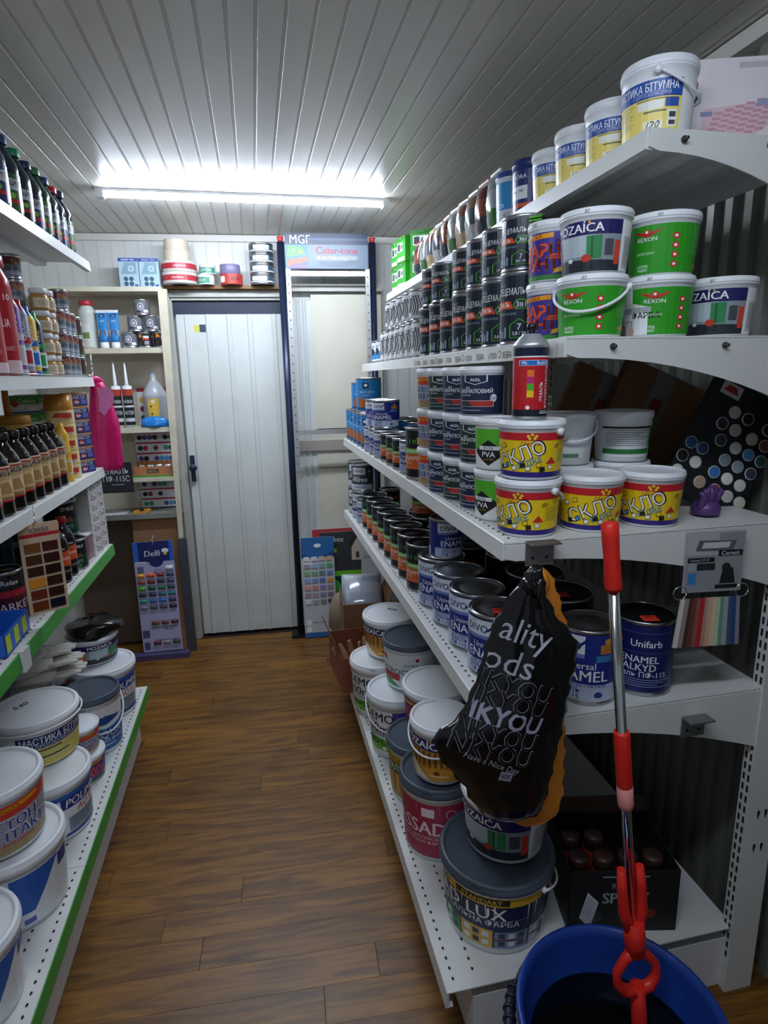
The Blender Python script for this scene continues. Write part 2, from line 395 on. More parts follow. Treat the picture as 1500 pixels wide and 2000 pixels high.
def pva():
    return [RC(0, 0, 1, 1, '#f2f4f4'), PG('#57b52c', (.1, .45), (.9, .4), (.9, 1), (.1, 1)), PG('#f2f4f4', (.45, .28), (.9, .3), (.9, .5), (.62, .5)), PG('#1b1c20', (.45, .06), (.6, .4), (.45, .72), (.3, .4)), RC(.36, .46, .54, .56, '#f2f4f4'), T(.45, .51, .07, 'RUTA', '#1b1c20', w=.14), T(.45, .35, .14, 'PVA', '#ffffff', w=.2, b=.02), T(.45, .22, .04, 'клей ПВА', '#c9a23a', w=.1), EL(.66, .84, .08, '#1b1c20'), EL(.66, .84, .06, '#f2f4f4'), EL(.66, .84, .04, '#1b1c20')] + lines(.64, .86, .08, .26, 4, '#9aa0a4')
def aksil(c='#1d2b47'):
    P = [RC(0, 0, 1, 1, c)]
    for u in (.38,):
        P += [PG('#f2f4f6', (u-.09, 1), (u+.09, 1), (u+.09, .84), (u, .76), (u-.09, .84)), PG(c, (u-.08, 1), (u+.08, 1), (u+.08, .85), (u, .775), (u-.08, .85)), T(u, .89, .08, 'AkSiL', '#ffffff', w=.13), T(u, .6, .1, 'АКРИЛОВИЙ', '#ffffff', w=.3), T(u-.06, .69, .05, 'ЛАК', '#dfe6ee', w=.1), T(u-.08, .5, .05, 'матовий', '#c8d0da', w=.12, sh=.2), EL(u+.14, .42, .1, '#eef1f4'), T(u+.14, .42, .07, '0,5л', '#1d2b47', w=.08), RC(u-.15, .2, u+.14, .36, '#e9ecef'), RC(u-.145, .21, u+.135, .35, '#b3332e'), PG('#3a3f46', (u-.145, .21), (u-.02, .21), (u-.06, .35), (u-.145, .35)), RC(u-.12, .1, u+.04, .12, '#aab4c4')]
    return P + lines(.64, .82, .12, .86, 16, '#7f8aa0', .3)
def beton():
    return [RC(0, 0, 1, 1, '#a2a5b0'), RC(0, 0, 1, .2, '#a98f62'), PG('#d8402c', (0, .72), (1, .78), (1, 1), (0, 1)), PG('#f0a31c', (.28, .84), (.62, .9), (.62, .98), (.28, .93)), T(.45, .915, .06, 'ALIUKA', '#7a1c18', w=.25, rot=4), T(.45, .6, .2, 'БЕТОН', '#f2f4f8', w=.46, b=.06), T(.45, .6, .19, 'БЕТОН', '#2c3a9c', w=.45, b=.02), T(.45, .36, .2, 'КОНТАКТ', '#f2f4f8', w=.5, b=.06), T(.45, .36, .19, 'КОНТАКТ', '#2c3a9c', w=.49, b=.02), T(.47, .21, .07, 'ГРУНТОВКА', '#d8402c', w=.3)] + lines(.78, .95, .15, .65, 10, '#70747c')
def divo():
    P = [RC(0, 0, 1, 1, '#1c2f86')]
    for k in (0, .5):
        u = .3 + k
        P += [RC(u-.16, .71, u+.04, .98, '#e8edf5'), PG('#6f8cc8', (u-.16, .65), (u+.04, .65), (u+.04, .71), (u-.16, .71)), T(u-.08, .95, .03, 'COLOR', '#33509c', w=.08), T(u-.06, .83, .13, 'DIVO', '#16307c', w=.17, b=.02), PG('#16307c', (u-.01, .8), (u+.01, .8), (u+.07, .95), (u+.04, .93)), T(u, .54, .1, 'Universal', '#eef2f8', w=.26, b=.01), T(u+.01, .385, .16, 'ENAMEL', '#ffffff', w=.33, b=.02), RC(u-.19, 0, u+.24, .26, '#c3cfe6'), T(u+.02, .235, .045, 'ДЛЯ ДЕРЕВА • МЕТАЛУ', '#2a4590', w=.34), T(u-.05, .155, .08, 'ЕМАЛЬ', '#22408e', w=.15), T(u-.05, .06, .08, 'ПФ-115', '#22408e', w=.15), EL(u+.12, .1, .06, '#2a4590', .05), RC(u+.09, .04, u+.15, .06, '#d5deee'), RC(u+.12, .72, u+.2, .86, '#c9803a'), EL(u+.16, .9, .05, '#d8a03a'), RC(u+.1, .6, u+.2, .7, '#3f7fc0')]
    return P
def rainbow():
    P = [RC(0, 0, 1, 1, '#17181b')]
    cs = ['#7c4fb0', '#3f7fd0', '#2fae9a', '#57b52c', '#f2ce1c', '#f08a1c', '#e0402c', '#c8347a']
    for k in (0, .5):
        u = .28 + k
        for i, ch in enumerate('rainbow'): P.append(T(u - .15 + i*.05, .79, .13 if ch not in 'b' else .15, ch, cs[i], b=.03))
        P += [RC(u-.2, .5, u+.2, .62, '#62b52e'), T(u, .56, .075, 'UNIVERSAL', '#ffffff', w=.3), RC(u-.2, .17, u+.2, .5, '#cf5f24'), T(u-.02, .41, .095, 'ENAMEL', '#fbeee0', w=.25, b=.01), T(u-.09, .31, .06, 'ALKYD', '#f4d8c0', w=.12), RC(u-.17, .2, u+.05, .205, '#f0b890'), EL(u-.1, .09, .035, '#a5562c'), EL(u+.05, .09, .03, '#6a4a30')]
    return P
def varnish():
    P = [RC(0, 0, 1, 1, '#2483c4')]
    for k in (0, .33, .66):
        u = .2 + k
        P += [RC(u-.05, .72, u+.03, .9, '#12233c'), EL(u-.01, .82, .06, '#ffffff', .05), PG('#b5622c', (u-.12, .1), (u+.12, .1), (u+.12, .22), (u-.12, .46)), T(u, .6, .06, 'ЛАК ДЛЯ ДЕРЕВА', '#eaf3fa', w=.2), T(u, .5, .05, 'яхтний', '#cfe4f4', w=.12)]
    return P + [RC(0, 0, 1, .1, '#12508c')]
def primer():
    P = [RC(0, 0, 1, 1, '#3a4350')]
    for k in (0, .5): P += [RC(.16+k, .66, .36+k, .96, '#dfe4ea'), T(.26+k, .82, .12, 'DIVO', '#27303c', w=.16), T(.22+k, .56, .09, 'Alkyd', '#eef1f4', w=.14), T(.28+k, .42, .15, 'PRIMER', '#ffffff', w=.32, b=.02), RC(.08+k, 0, .48+k, .24, '#ccd4de'), T(.28+k, .12, .07, 'ҐРУНТОВКА', '#3a4350', w=.3), EL(.42+k, .8, .06, '#8fb6d8')]
    return P
def bitum():
    return [RC(0, 0, 1, 1, '#f0dc74'), RC(0, .66, 1, 1, '#2450a4'), T(.48, .86, .15, 'МАСТИКА БІТУМНА', '#ffffff', w=.92, b=.02), T(.6, .73, .07, 'ГІДРОІЗОЛЯЦІЙНА', '#b9c8e8', w=.5), RC(.42, .44, .76, .6, '#eef0e6'), RC(.78, .46, .96, .62, '#2a56aa'), RC(.4, .62, .96, .635, '#4a4a3a'), RC(.5, .38, .8, .41, '#5a5a40'), RC(.82, .08, .95, .4, '#f3f3ea'), RC(.84, .12, .93, .2, '#44464c'), RC(.84, .26, .93, .36, '#44464c'), T(.62, .14, .15, '120', '#22252c', sh=.3, b=0), RC(.5, .06, .76, .22, '#f6f4e0'), T(.63, .14, .13, '120', '#22252c', sh=.3, b=0)] + lines(.04, .36, .14, .6, 8, '#b8a850', .25)
def mastic():
    return [RC(0, 0, 1, 1, '#e3d273'), RC(0, .6, 1, 1, '#232e6e'), T(.5, .85, .2, 'МАСТИКА БІТУМНА', '#ffffff', w=.92, b=.02), T(.45, .68, .1, 'ГІДРОІЗОЛЯЦІЙНА', '#c8d0ec', w=.8), RC(.05, .5, .5, .55, '#3a3a34'), RC(.05, .28, .6, .33, '#3a3a34')] + lines(.05, .95, .04, .28, 4, '#a39a4c', .3) + lines(.05, .95, .35, .48, 3, '#a39a4c', .3)
def demo():
    P = [RC(0, 0, 1, 1, '#4c3594')]
    P += [RC(.2, 0, .5, 1, '#e6e8ee'), T(.36, .84, .2, 'DEMO', '#1f2430', w=.3, b=.03), T(.36, .58, .22, '100m²', '#1f2430', w=.3, b=.02), T(.36, .42, .06, 'ЕКОНОМНА', '#4c3594', w=.24), RC(.2, .06, .5, .34, '#6fc04a'), T(.35, .25, .13, 'ФАРБА', '#1f2430', w=.26), T(.3, .12, .07, 'ІНТ', '#ffffff', w=.1), EL(.42, .12, .05, '#dff0d0')]
    return P + lines(.56, .9, .2, .8, 10, '#8f80c4')
def fassad():
    return [RC(0, 0, 1, 1, '#a82f52'), T(.4, .55, .24, 'FASSAD', '#f6e8ec', w=.42, b=.03), T(.44, .36, .055, 'ВОДНО-ДИСПЕРСІЙНА', '#f0d4dc', w=.36), T(.46, .28, .055, 'ФАСАДНА ФАРБА', '#f0d4dc', w=.3), RC(.46, .76, .54, .92, '#f4e4e8'), EL(.64, .83, .08, '#e7c4ce'), EL(.64, .83, .065, '#a82f52'), T(.3, .14, .05, '•  •', '#f0d4dc')]
def lux():
    P = [RC(0, 0, 1, 1, '#16244e'), RC(0, .84, 1, 1, '#dfb52a'), T(.2, .925, .12, 'OPTIMUS', '#2a2418', w=.3, b=.02), RC(.38, .87, .66, .985, '#2a2418'), T(.52, .927, .08, 'STANDART', '#e8c44a', w=.24), T(.87, .94, .06, 'NEW', '#2a2418', w=.12), T(.87, .88, .035, 'FORMULA', '#2a2418', w=.12), T(.36, .69, .22, 'FASAD LUX', '#ffffff', w=.68, b=.012), RC(.02, .56, .8, .567, '#9fb0d0'), T(.42, .5, .1, 'УНІВЕРСАЛЬНА ФАРБА', '#eef2f8', w=.76)]
    cs = ['#b5452c', '#3f9a4a', '#e0b84a', '#7f93b8', '#c9d4e4']
    for i in range(5):
        u = .02 + i * .19; P.append(RC(u, 0, u + .18, .36 - .02 * (i % 2), cs[i]))
        for r_ in range(2):
            for q in range(3): P.append(RC(u + .02 + q*.052, .05 + r_*.16, u + .055 + q*.052, .15 + r_*.16, '#2c3a52' if (q + i) % 2 else '#e6ecf2'))
    P += [RC(.58, .16, .96, .19, '#7a2c34')]
    return P
def gold():
    P = [RC(0, 0, 1, 1, '#a8843a'), RC(.15, .86, .7, 1, '#dfb52a'), T(.3, .93, .09, 'OPTIMUS', '#2a2418', w=.24), RC(.45, .88, .68, .98, '#2a2418'), T(.565, .93, .06, 'STANDART', '#e8c44a', w=.18), RC(.15, .6, .7, .86, '#2f6a3a'), T(.42, .73, .16, 'ЕМАЛЬ ФАРБА', '#ffffff', w=.44, b=.02)]
    return P + [RC(.2 + i*.07, .1, .23 + i*.07, .56, '#d9b868') for i in range(7)]
def sheet():
    return [RC(0, 0, 1, 1, '#e2e6e8'), RC(.16, .74, .36, .9, '#b3262e'), T(.4, .48, .16, 'SHEETROCK', '#2c6a48', w=.46, b=.03), RC(.22, .2, .5, .4, '#b3262e'), PG('#2c8a4a', (.2, 0), (.5, 0), (.4, .2), (.2, .2)), T(.6, .7, .07, 'ALIUKA', '#3a3f46', w=.16, sh=.2), EL(.66, .86, .05, '#b3262e')] + lines(.7, .92, .2, .6, 8, '#9aa2a8')
def poli():
    return [RC(0, 0, 1, 1, '#eceff2'), PG('#2460b8', (0, .25), (.42, .95), (.42, 1), (0, 1)), PG('#2460b8', (.3, .9), (.8, .9), (.8, 1), (.3, 1)), RC(.42, .66, .76, .9, '#23358c'), T(.6, .78, .17, 'POLIMIN', '#ffffff', w=.3, b=.02, sh=.15), T(.6, .55, .13, 'АС-5', '#d8303a', w=.16, b=.02, sh=.15), RC(.46, .1, .72, .44, '#8f99a8'), PG('#23358c', (.42, .02), (.74, .02), (.76, .12), (.44, .08))] + lines(.48, .7, .14, .4, 7, '#5a6474')
def bigw():
    return [RC(0, 0, 1, 1, '#eceff2'), RC(.02, .05, .4, .78, '#b9bfe0'), PG('#2460b8', (.4, .25), (.5, .25), (.66, .98), (.4, .98)), RC(.44, .04, .5, .14, '#5a6cc0'), RC(.66, .7, .76, .95, '#23358c')] + lines(.04, .38, .1, .74, 18, '#a5acd4', .3)
def aqua():
    return [RC(0, 0, 1, 1, '#e8edf2'), PG('#2468b4', (0, 0), (1, 0), (1, .52), (.75, .58), (.5, .5), (.25, .62), (0, .7)), PG('#1c4f94', (.1, .66), (.5, .8), (.7, .7), (.5, .6)), T(.52, .38, .16, 'AQUA', '#eef4fa', w=.36), T(.5, .22, .08, 'МАСЛОВА ФАРБА', '#dce8f4', w=.42), RC(.35, .1, .6, .13, '#bcd0e8')]
def smile():
    P = [RC(0, 0, 1, 1, '#12402c'), RC(0, .5, 1, 1, '#141c1a')]
    for k in (0, .5): P += [T(.3+k, .84, .12, 'SMILE', '#f2f4f4', w=.24, b=.03), T(.3+k, .52, .06, 'ELITE', '#e07a2c', w=.16), T(.3+k, .44, .06, 'ENAMEL', '#e07a2c', w=.2), T(.3+k, .28, .05, 'ЕМАЛЬ', '#dfe6e2', w=.14), T(.3+k, .2, .05, 'ПФ-115', '#dfe6e2', w=.14), EL(.3+k, .08, .05, '#3fa052')]
    return P
def relax():
    P = [RC(0, 0, 1, 1, '#17181b')]
    for k in (0, .5): P += [T(.3+k, .86, .11, 'Relax', '#dfe3e8', w=.24, sh=.15), PG('#d8512a', (.08+k, .52), (.52+k, .52), (.52+k, .74), (.4+k, .7), (.3+k, .74), (.2+k, .7), (.08+k, .72)), T(.3+k, .62, .04, 'ЛАК ЯХТНИЙ', '#f6e0d4', w=.26), T(.3+k, .43, .1, 'ПФ-170', '#eef1f4', w=.3, b=.02), EL(.16+k, .3, .02, '#cfd4da'), EL(.16+k, .24, .02, '#cfd4da'), EL(.16+k, .18, .02, '#cfd4da'), RC(.2+k, .29, .42+k, .3, '#9aa0a8'), RC(.2+k, .23, .4+k, .24, '#9aa0a8'), RC(.2+k, .17, .42+k, .18, '#9aa0a8')]
    return P
def morilka():
    return [RC(0, 0, 1, 1, '#c8a878'), RC(0, .8, 1, 1, '#e3c9a4'), RC(0, .9, 1, .95, '#b3262e'), RC(0, 0, 1, .06, '#b3262e'), T(.5, .8, .16, 'МОРИЛКА', '#2a3444', w=.46, b=.04), RC(.3, .18, .7, .62, '#dcc296'), PG('#b59058', (.34, .22), (.66, .22), (.58, .56), (.4, .5)), RC(.36, .08, .64, .13, '#8a6a3c')]
def redbot():
    return [RC(0, 0, 1, 1, '#1a1a1d'), RC(.1, .3, .9, .8, '#d8562a'), T(.5, .9, .08, 'Relax', '#eef1f4', w=.2), T(.5, .55, .1, 'ОЛИФА', '#f8e6d8', w=.3), RC(.3, .1, .7, .14, '#8a8f96')]
def solvent(c='#3c6a3c'):
    return [RC(0, 0, 1, 1, c), RC(.3, .55, .7, .85, '#c3c9ce'), RC(.1, .2, .9, .3, '#c8302a'), T(.5, .72, .14, 'УАЙТ', '#23282e', w=.3), EL(.5, .4, .08, '#8fc04a')]
def phantom():
    P = [RC(0, 0, 1, 1, '#7d8894'), RC(0, .6, 1, 1, '#7a2c34')]
    for k in (0, .5): P += [T(.28+k, .82, .13, 'FLY', '#e3d07a', w=.2, b=.03), T(.3+k, .68, .13, 'TAC', '#e3d07a', w=.2, b=.03), RC(.12+k, .1, .4+k, .14, '#dfe4e8'), RC(.12+k, .2, .36+k, .23, '#c3cad2'), PG('#5a6470', (.1+k, .3), (.45+k, .3), (.4+k, .55), (.15+k, .5))]
    return P
def zlock():
    P = [RC(0, 0, 1, 1, '#6c6f78')]
    for k in (0, .33, .66): P += [EL(.2+k, .55, .26, '#e4e4ea', .3), EL(.2+k, .55, .2, '#3a3c46', .24), EL(.2+k, .55, .13, '#c4c6d0', .16), RC(.26+k, .08, .36+k, .3, '#eef0f2'), RC(.1+k, .1, .2+k, .22, '#2c2e36')]
    return P
def firetin():
    P = [RC(0, 0, 1, 1, '#24252a')]
    for k in (0, .33, .66): P += [PG('#e8902c', (.04+k, .7), (.16+k, .7), (.13+k, .95), (.07+k, .98)), RC(.16+k, .5, .3+k, .62, '#d8402c'), RC(.18+k, .64, .3+k, .82, '#dfe4e8'), RC(.2+k, .1, .3+k, .4, '#8f96a0'), EL(.1+k, .3, .1, '#5a3a24')]
    return P
def wide_tape(): return [RC(0, .25, 1, .75, '#b32c38'), T(.5, .5, .2, 'серпянка', '#f4e0e2', w=.12), RC(.1, .05, .3, .2, '#3a3f46')]
def roundtin():
    P = [RC(0, 0, 1, 1, '#3f5560'), RC(0, 0, 1, .22, '#c8ccd0'), RC(.2, .3, .42, .92, '#e9ecee'), T(.31, .68, .16, 'Мозаїка', '#3a3f46', w=.18), T(.31, .44, .14, 'Перламутр', '#3a3f46', w=.18), T(.55, .62, .24, 'Bayris', '#dfe8ec', w=.12)]
    return P
def greentape(): return [RC(0, 0, 1, 1, '#cdd2d2'), RC(.1, .1, .6, .7, '#2f8a6a'), T(.35, .4, .26, 'SCOTCH', '#ffffff', w=.3), RC(.6, .4, .9, .9, '#eef0ee')]
def redtape(): return [RC(0, 0, 1, .5, '#c8382c'), RC(0, .5, 1, 1, '#7a6c9c'), RC(.2, .12, .4, .42, '#eef0ee'), T(.55, .25, .2, 'ТАРА', '#2a1c1c', w=.2)]
def unifarb():
    P = [RC(0, 0, 1, 1, '#16205e')]
    u = .46
    P += [PG('#5a68a8', (u-.17, .6), (u+.17, .6), (u+.17, .9), (u-.17, .9)), PG('#16205e', (u-.167, .608), (u+.167, .608), (u+.167, .892), (u-.167, .892)), EL(u-.12, .75, .07, '#e0902c', .09), EL(u-.135, .76, .045, '#3f9a4a', .07), T(u-.12, .72, .07, 'U5', '#ffffff'), T(u+.03, .74, .1, 'Unifarb', '#ffffff', w=.2), T(u, .5, .1, 'ENAMEL', '#f4f6fa', w=.24, b=.02), T(u, .38, .1, 'ALKYD', '#f4f6fa', w=.2, b=.02), T(u, .27, .08, 'Емаль ПФ-115', '#e8ecf4', w=.33, b=.01)] + lines(u-.15, u+.18, .06, .2, 4, '#8f9ac4', .3)
    return P
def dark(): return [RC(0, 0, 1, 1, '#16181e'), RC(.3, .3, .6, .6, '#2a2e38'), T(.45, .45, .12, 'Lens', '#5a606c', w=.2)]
def ora(): return [RC(0, 0, 1, 1, '#23306e'), T(.4, .84, .1, 'FARBORA', '#eef1f6', w=.26), RC(.28, .3, .52, .62, '#e6e9ee'), T(.4, .5, .07, 'primer 100', '#3a3f46', w=.2), RC(.1, .1, .7, .2, '#d8622a'), RC(.58, .3, .7, .9, '#8fa3c4')]
def plasti(): return [RC(0, 0, 1, 1, '#2f92cc'), PG('#1f2c3c', (.55, 0), (.75, 0), (.75, .5), (.6, .3)), T(.38, .4, .1, 'PLASTI', '#ffffff', w=.26), RC(.36, .02, .6, .3, '#d5dade'), T(.48, .16, .14, '42', '#8a9298', w=.08), EL(.28, .66, .1, '#15406a')]
def spray():
    P = [RC(0, 0, 1, 1, '#c0202a'), RC(0, 0, 1, .1, '#1b1f2c'), RC(0, .88, 1, 1, '#1b2238'), RC(.0, .86, 1, .88, '#f0f2f4')]
    P += [RC(.36, .74, .66, .82, '#eef2f6'), RC(.365, .745, .48, .815, '#2a72c4'), T(.42, .78, .05, 'Mr.', '#ffffff', w=.09), RC(.48, .745, .655, .815, '#2a72c4'), T(.565, .78, .05, 'Build', '#ffffff', w=.15)]
    for i, c in enumerate(['#e8782c', '#c02c7a', '#5ab02c', '#f0c81c']): P.append(RC(.44, .58 - i*.1, .5, .68 - i*.1, c))
    P += [T(.57, .36, .055, 'ЭМАЛЬ', '#ffffff', rot=90, b=.02), T(.625, .46, .05, 'ФЛУОРЕСЦЕНТНАЯ', '#ffffff', rot=90, b=.02), EL(.45, .13, .03, '#ffffff'), RC(.56, .04, .68, .055, '#dfe3e8'), RC(.56, .07, .66, .08, '#dfe3e8')]
    return P
ZEB, SPEC, KV, MOZ, MOZO, REX, REXR, SKLO, PVA_, BET, DIVO, RBW, VARN, PRIM, BITUM, MAST, DEMO = zebra(), spec(), kvarc(), moz(), moz('orange'), rexon(), rexon(True), sklo(), pva(), beton(), divo(), rainbow(), varnish(), primer(), bitum(), mastic(), demo()

# ================================================================ the setting
def wood_mat():
    M = bpy.data.materials.new('laminate'); M.use_nodes = True
    nt = M.node_tree; b = nt.nodes['Principled BSDF']; L = nt.links
    tc = nt.nodes.new('ShaderNodeTexCoord'); oi = nt.nodes.new('ShaderNodeObjectInfo')
    mp = nt.nodes.new('ShaderNodeMapping'); mp.inputs['Scale'].default_value = (1.6, 16, 1)
    ad = nt.nodes.new('ShaderNodeVectorMath'); ad.operation = 'ADD'
    sc = nt.nodes.new('ShaderNodeVectorMath'); sc.operation = 'SCALE'; sc.inputs[0].default_value = (17, 9, 0)
    L.new(oi.outputs['Random'], sc.inputs['Scale']); L.new(tc.outputs['Object'], mp.inputs['Vector']); L.new(mp.outputs['Vector'], ad.inputs[0]); L.new(sc.outputs['Vector'], ad.inputs[1])
    n = nt.nodes.new('ShaderNodeTexNoise'); n.inputs['Scale'].default_value = 2.2; n.inputs['Detail'].default_value = 9; n.inputs['Distortion'].default_value = 1.2
    L.new(ad.outputs['Vector'], n.inputs['Vector'])
    mp2 = nt.nodes.new('ShaderNodeMapping'); mp2.inputs['Scale'].default_value = (3.5, 9, 1); L.new(ad.outputs['Vector'], mp2.inputs['Vector'])
    kn = nt.nodes.new('ShaderNodeTexNoise'); kn.inputs['Scale'].default_value = .5; kn.inputs['Detail'].default_value = 2; L.new(mp2.outputs['Vector'], kn.inputs['Vector'])
    cr_ = nt.nodes.new('ShaderNodeValToRGB'); e = cr_.color_ramp.elements
    e[0].position = .28; e[0].color = lin('#4c2d08') + (1,); e[1].position = .72; e[1].color = lin('#946522') + (1,)
    L.new(n.outputs['Fac'], cr_.inputs['Fac'])
    k2 = nt.nodes.new('ShaderNodeValToRGB'); k2.color_ramp.elements[0].position = .24; k2.color_ramp.elements[0].color = (.35, .3, .28, 1); k2.color_ramp.elements[1].position = .34; k2.color_ramp.elements[1].color = (1, 1, 1, 1)
    L.new(kn.outputs['Fac'], k2.inputs['Fac'])
    mu = nt.nodes.new('ShaderNodeMix'); mu.data_type = 'RGBA'; mu.blend_type = 'MULTIPLY'; mu.inputs['Factor'].default_value = 1
    L.new(cr_.outputs['Color'], mu.inputs['A']); L.new(k2.outputs['Color'], mu.inputs['B'])
    hs = nt.nodes.new('ShaderNodeHueSaturation'); vr = nt.nodes.new('ShaderNodeMapRange'); vr.inputs['To Min'].default_value = .82; vr.inputs['To Max'].default_value = 1.14
    L.new(oi.outputs['Random'], vr.inputs['Value']); L.new(vr.outputs['Result'], hs.inputs['Value']); L.new(mu.outputs['Result'], hs.inputs['Color'])
    L.new(hs.outputs['Color'], b.inputs['Base Color']); b.inputs['Roughness'].default_value = .42
    bp = nt.nodes.new('ShaderNodeBump'); bp.inputs['Strength'].default_value = .08; L.new(n.outputs['Fac'], bp.inputs['Height']); L.new(bp.outputs['Normal'], b.inputs['Normal'])
    return M
LAMI = wood_mat()
SK = -math.atan(.0537)            # the back wall and the floor boards stand a little askew to the aisle
BX0, BX1, YF = -1.12, 1.17, -1.3  # side walls, open shop front
ZC = 2.25
def plate(x0, x1, y0, y1, z0, z1, m_, name): return MB().box(x0, x1, y0, y1, z0, z1).mesh(name, m_)
floor = struct('floor', plate(-1.3, 1.35, YF, 3.75, -.06, -.004, mat('#2a1a0e', .8), 'floor'))
def bev(w, d, h, e):
    b = MB().box(0, w, 0, d, -h, 0); me = b.mesh('plank', LAMI); bm = bmesh.new(); bm.from_mesh(me)
    bmesh.ops.bevel(bm, geom=[x for x in bm.edges if all(v.co.z > -1e-6 for v in x.verts)], offset=e, segments=1, affect='EDGES'); bm.to_mesh(me); bm.free(); return me
PLK = {}
row = 0; y = -.6
frot = Matrix.Rotation(SK, 4, 'Z')
while y < 3.62:
    x = -1.25 - random.random() * .8
    while x < 1.3:
        ln = .86
        a, b_ = max(x, -1.22), min(x + ln, 1.27)
        if b_ - a > .04:
            k = round(b_ - a, 3)
            if k not in PLK: PLK[k] = bev(k - .0008, .0963, .004, .0005)
            p = frot @ Vector((a, y, 0))
            if p.y + .1 < 3.5 - .054 * p.x and -.1 < y: obj('plank', PLK[k], floor, p, (0, 0, SK))
        x += ln
    y += .0965; row += 1

PVC = mat('#cfccc3', .3, noise=.03, nscale=4); WALLP = mat('#cfd0cb', .38, noise=.05, nscale=5)
def panel_mesh(w, L, m_, name):   # one PVC board: flat face with a stepped groove along one edge; face towards -z, length along +y
    g = .008
    b = MB(); pr = [(0, .0008), (.0008, 0), (w - g, 0), (w - g + .001, .0022), (w - g*.66, .0022), (w - g*.6, .0003), (w - g*.4, .0003), (w - g*.34, .0022), (w, .0022), (w, .008), (0, .008)]
    b.prism(pr, 0, L); return fixn(b.mesh(name, m_))
ceiling = struct('ceiling', plate(BX0 - .05, BX1 + .05, YF, 3.7, ZC + .008, ZC + .06, PVC, 'ceiling'))
CP = panel_mesh(.0625, 4.85, PVC, 'ceiling_panel')
for i in range(37): obj('ceiling_panel', CP, ceiling, (BX0 + i*.0625 - .01, -1.25, ZC))
# walls
wr = struct('wall_right', plate(BX1 + .01, BX1 + .08, YF, 3.7, 0, ZC + .05, WALLP, 'wall_right'))
wl = struct('wall_left', plate(BX0 - .08, BX0 - .01, YF, 3.75, 0, ZC + .05, WALLP, 'wall_left'))
wb_me = MB().box(-1.3, 1.3, .012, .08, 0, ZC + .05).mesh('wall_back', WALLP)
wb = struct('wall_back', wb_me, None, loc=(0, 3.528, 0), rot=(0, 0, SK))
# right wall: corrugated sheet behind the shelves
def corr(L, h, p, d, m_, name):
    pr = []; x = 0
    while x < L: pr += [(x, 0), (x + p*.38, 0), (x + p*.5, d), (x + p*.88, d)]; x += p
    b = MB(); n = len(pr)
    b.v = [(x, -y_, 0) for x, y_ in pr] + [(x, -y_, h) for x, y_ in pr]
    for i in range(n - 1): b.face([i, i+1, n+i+1, n+i])
    me = b.mesh(name, m_); return me
SHEET = mat('#82857d', .36, .3, noise=.06, nscale=7)
obj('corrugated_sheet', corr(4.6, ZC, .062, .014, SHEET, 'corrugated_sheet'), wr, (BX1 + .008, 3.6, 0), (0, 0, R(-90)))
wp = panel_mesh(.0685, ZC, WALLP, 'wall_panel')
wp.transform(Matrix.Translation((0, 0, ZC)) @ Matrix.Rotation(R(-90), 4, 'X'))
for i in range(34): obj('wall_panel', wp, wb, (-1.16 + i*.0685, 0.004, 0))
obj('trim_cornice', MB().box(-1.2, 1.2, -.016, .004, ZC-.035, ZC-.004).mesh('trim', PVC), wb)
obj('trim_cornice', MB().box(BX1 - .035, BX1 + .009, -1.2, 3.45, ZC-.04, ZC-.003).mesh('trim', PVC), wr)
BKM = Matrix.Translation((0, 3.528, 0)) @ Matrix.Rotation(SK, 4, 'Z')
def BK(u, v, z): return BKM @ Vector((u, -v, z))     # u along the wall, v out of the wall

# ---------------- door of ribbed sheet, frame, dark gap above
DOORM = mat('#d3d8d4', .4, noise=.12, nscale=7, bump=.05)
def ribbed(w, h, ribs, m_, d=.006, rw=.03):
    pts = [(0, 0)]
    for u in ribs: pts += [(u - rw/2, 0), (u - rw/2 + .006, -d), (u + rw/2 - .006, -d), (u + rw/2, 0)]
    pts.append((w, 0)); n = len(pts); b = MB()
    b.v = [(x, y_, z) for z in (0, h) for x, y_ in pts] + [(x, .02, z) for z in (0, h) for x in (0, w)]
    for i in range(n - 1): b.face([i, i+1, n+i+1, n+i])
    q = 2*n; b.face([q, q+2, q+3, q+1]); b.face([0, n, q+2, q]); b.face([n-1, q+1, q+3, 2*n-1]); b.face([n + i for i in range(n)] + [q+3, q+2]); b.face([n - 1 - i for i in range(n)] + [q, q+1])
    return fixn(b.mesh('leaf', m_))
door = obj('door_1', None, None, BK(-.385, .03, .015), (0, 0, SK)); door['kind'] = 'structure'
door.empty_display_size = .02
obj('leaf', ribbed(.56, 1.83, [.055, .165, .275, .385, .515], DOORM), door)
fr = MB()
fr.box(-.07, -.012, -.02, .03, -.015, 1.95).box(-.05, -.02, -.035, -.02, -.015, 1.93).box(-.07, .6, -.02, .03, 1.9, 1.95).box(-.05, .58, -.035, -.02, 1.915, 1.935)
obj('frame', fr.mesh('frame', mat('#b9b9b0', .5, noise=.15, nscale=12)), door)
obj('dark_gap', MB().box(-.012, .56, .0, .025, 1.83, 1.9).mesh('dark_gap', mat('#1c2a40', .5)), door)
hd = MB(); hd.box(.008, .032, -.018, -.0, .93, 1.075)
h2 = obj('handle_plate', hd.mesh('handle_plate', mat('#1f2c46', .35)), door)
kn = MB().lathe([(.008, 0), (.008, .02), (.02, .024), (.022, .034), (.016, .042), (.0001, .043)], 20); me = kn.mesh('knob', mat('#1f2c46', .35)); me.transform(Matrix.Translation((.026, -.018, 1.01)) @ Matrix.Rotation(R(90), 4, 'X')); obj('knob', me, h2)
st = MB().box(.09, .115, -.001, .0, 1.74, 1.775).box(.117, .15, -.001, .0, 1.738, 1.778); me = st.mesh('sticker', [mat('#d8d24a', .5)]); me.materials.append(mat('#33465a', .5))
for i in range(6, 12): me.polygons[i].material_index = 1
obj('sticker', me, door)
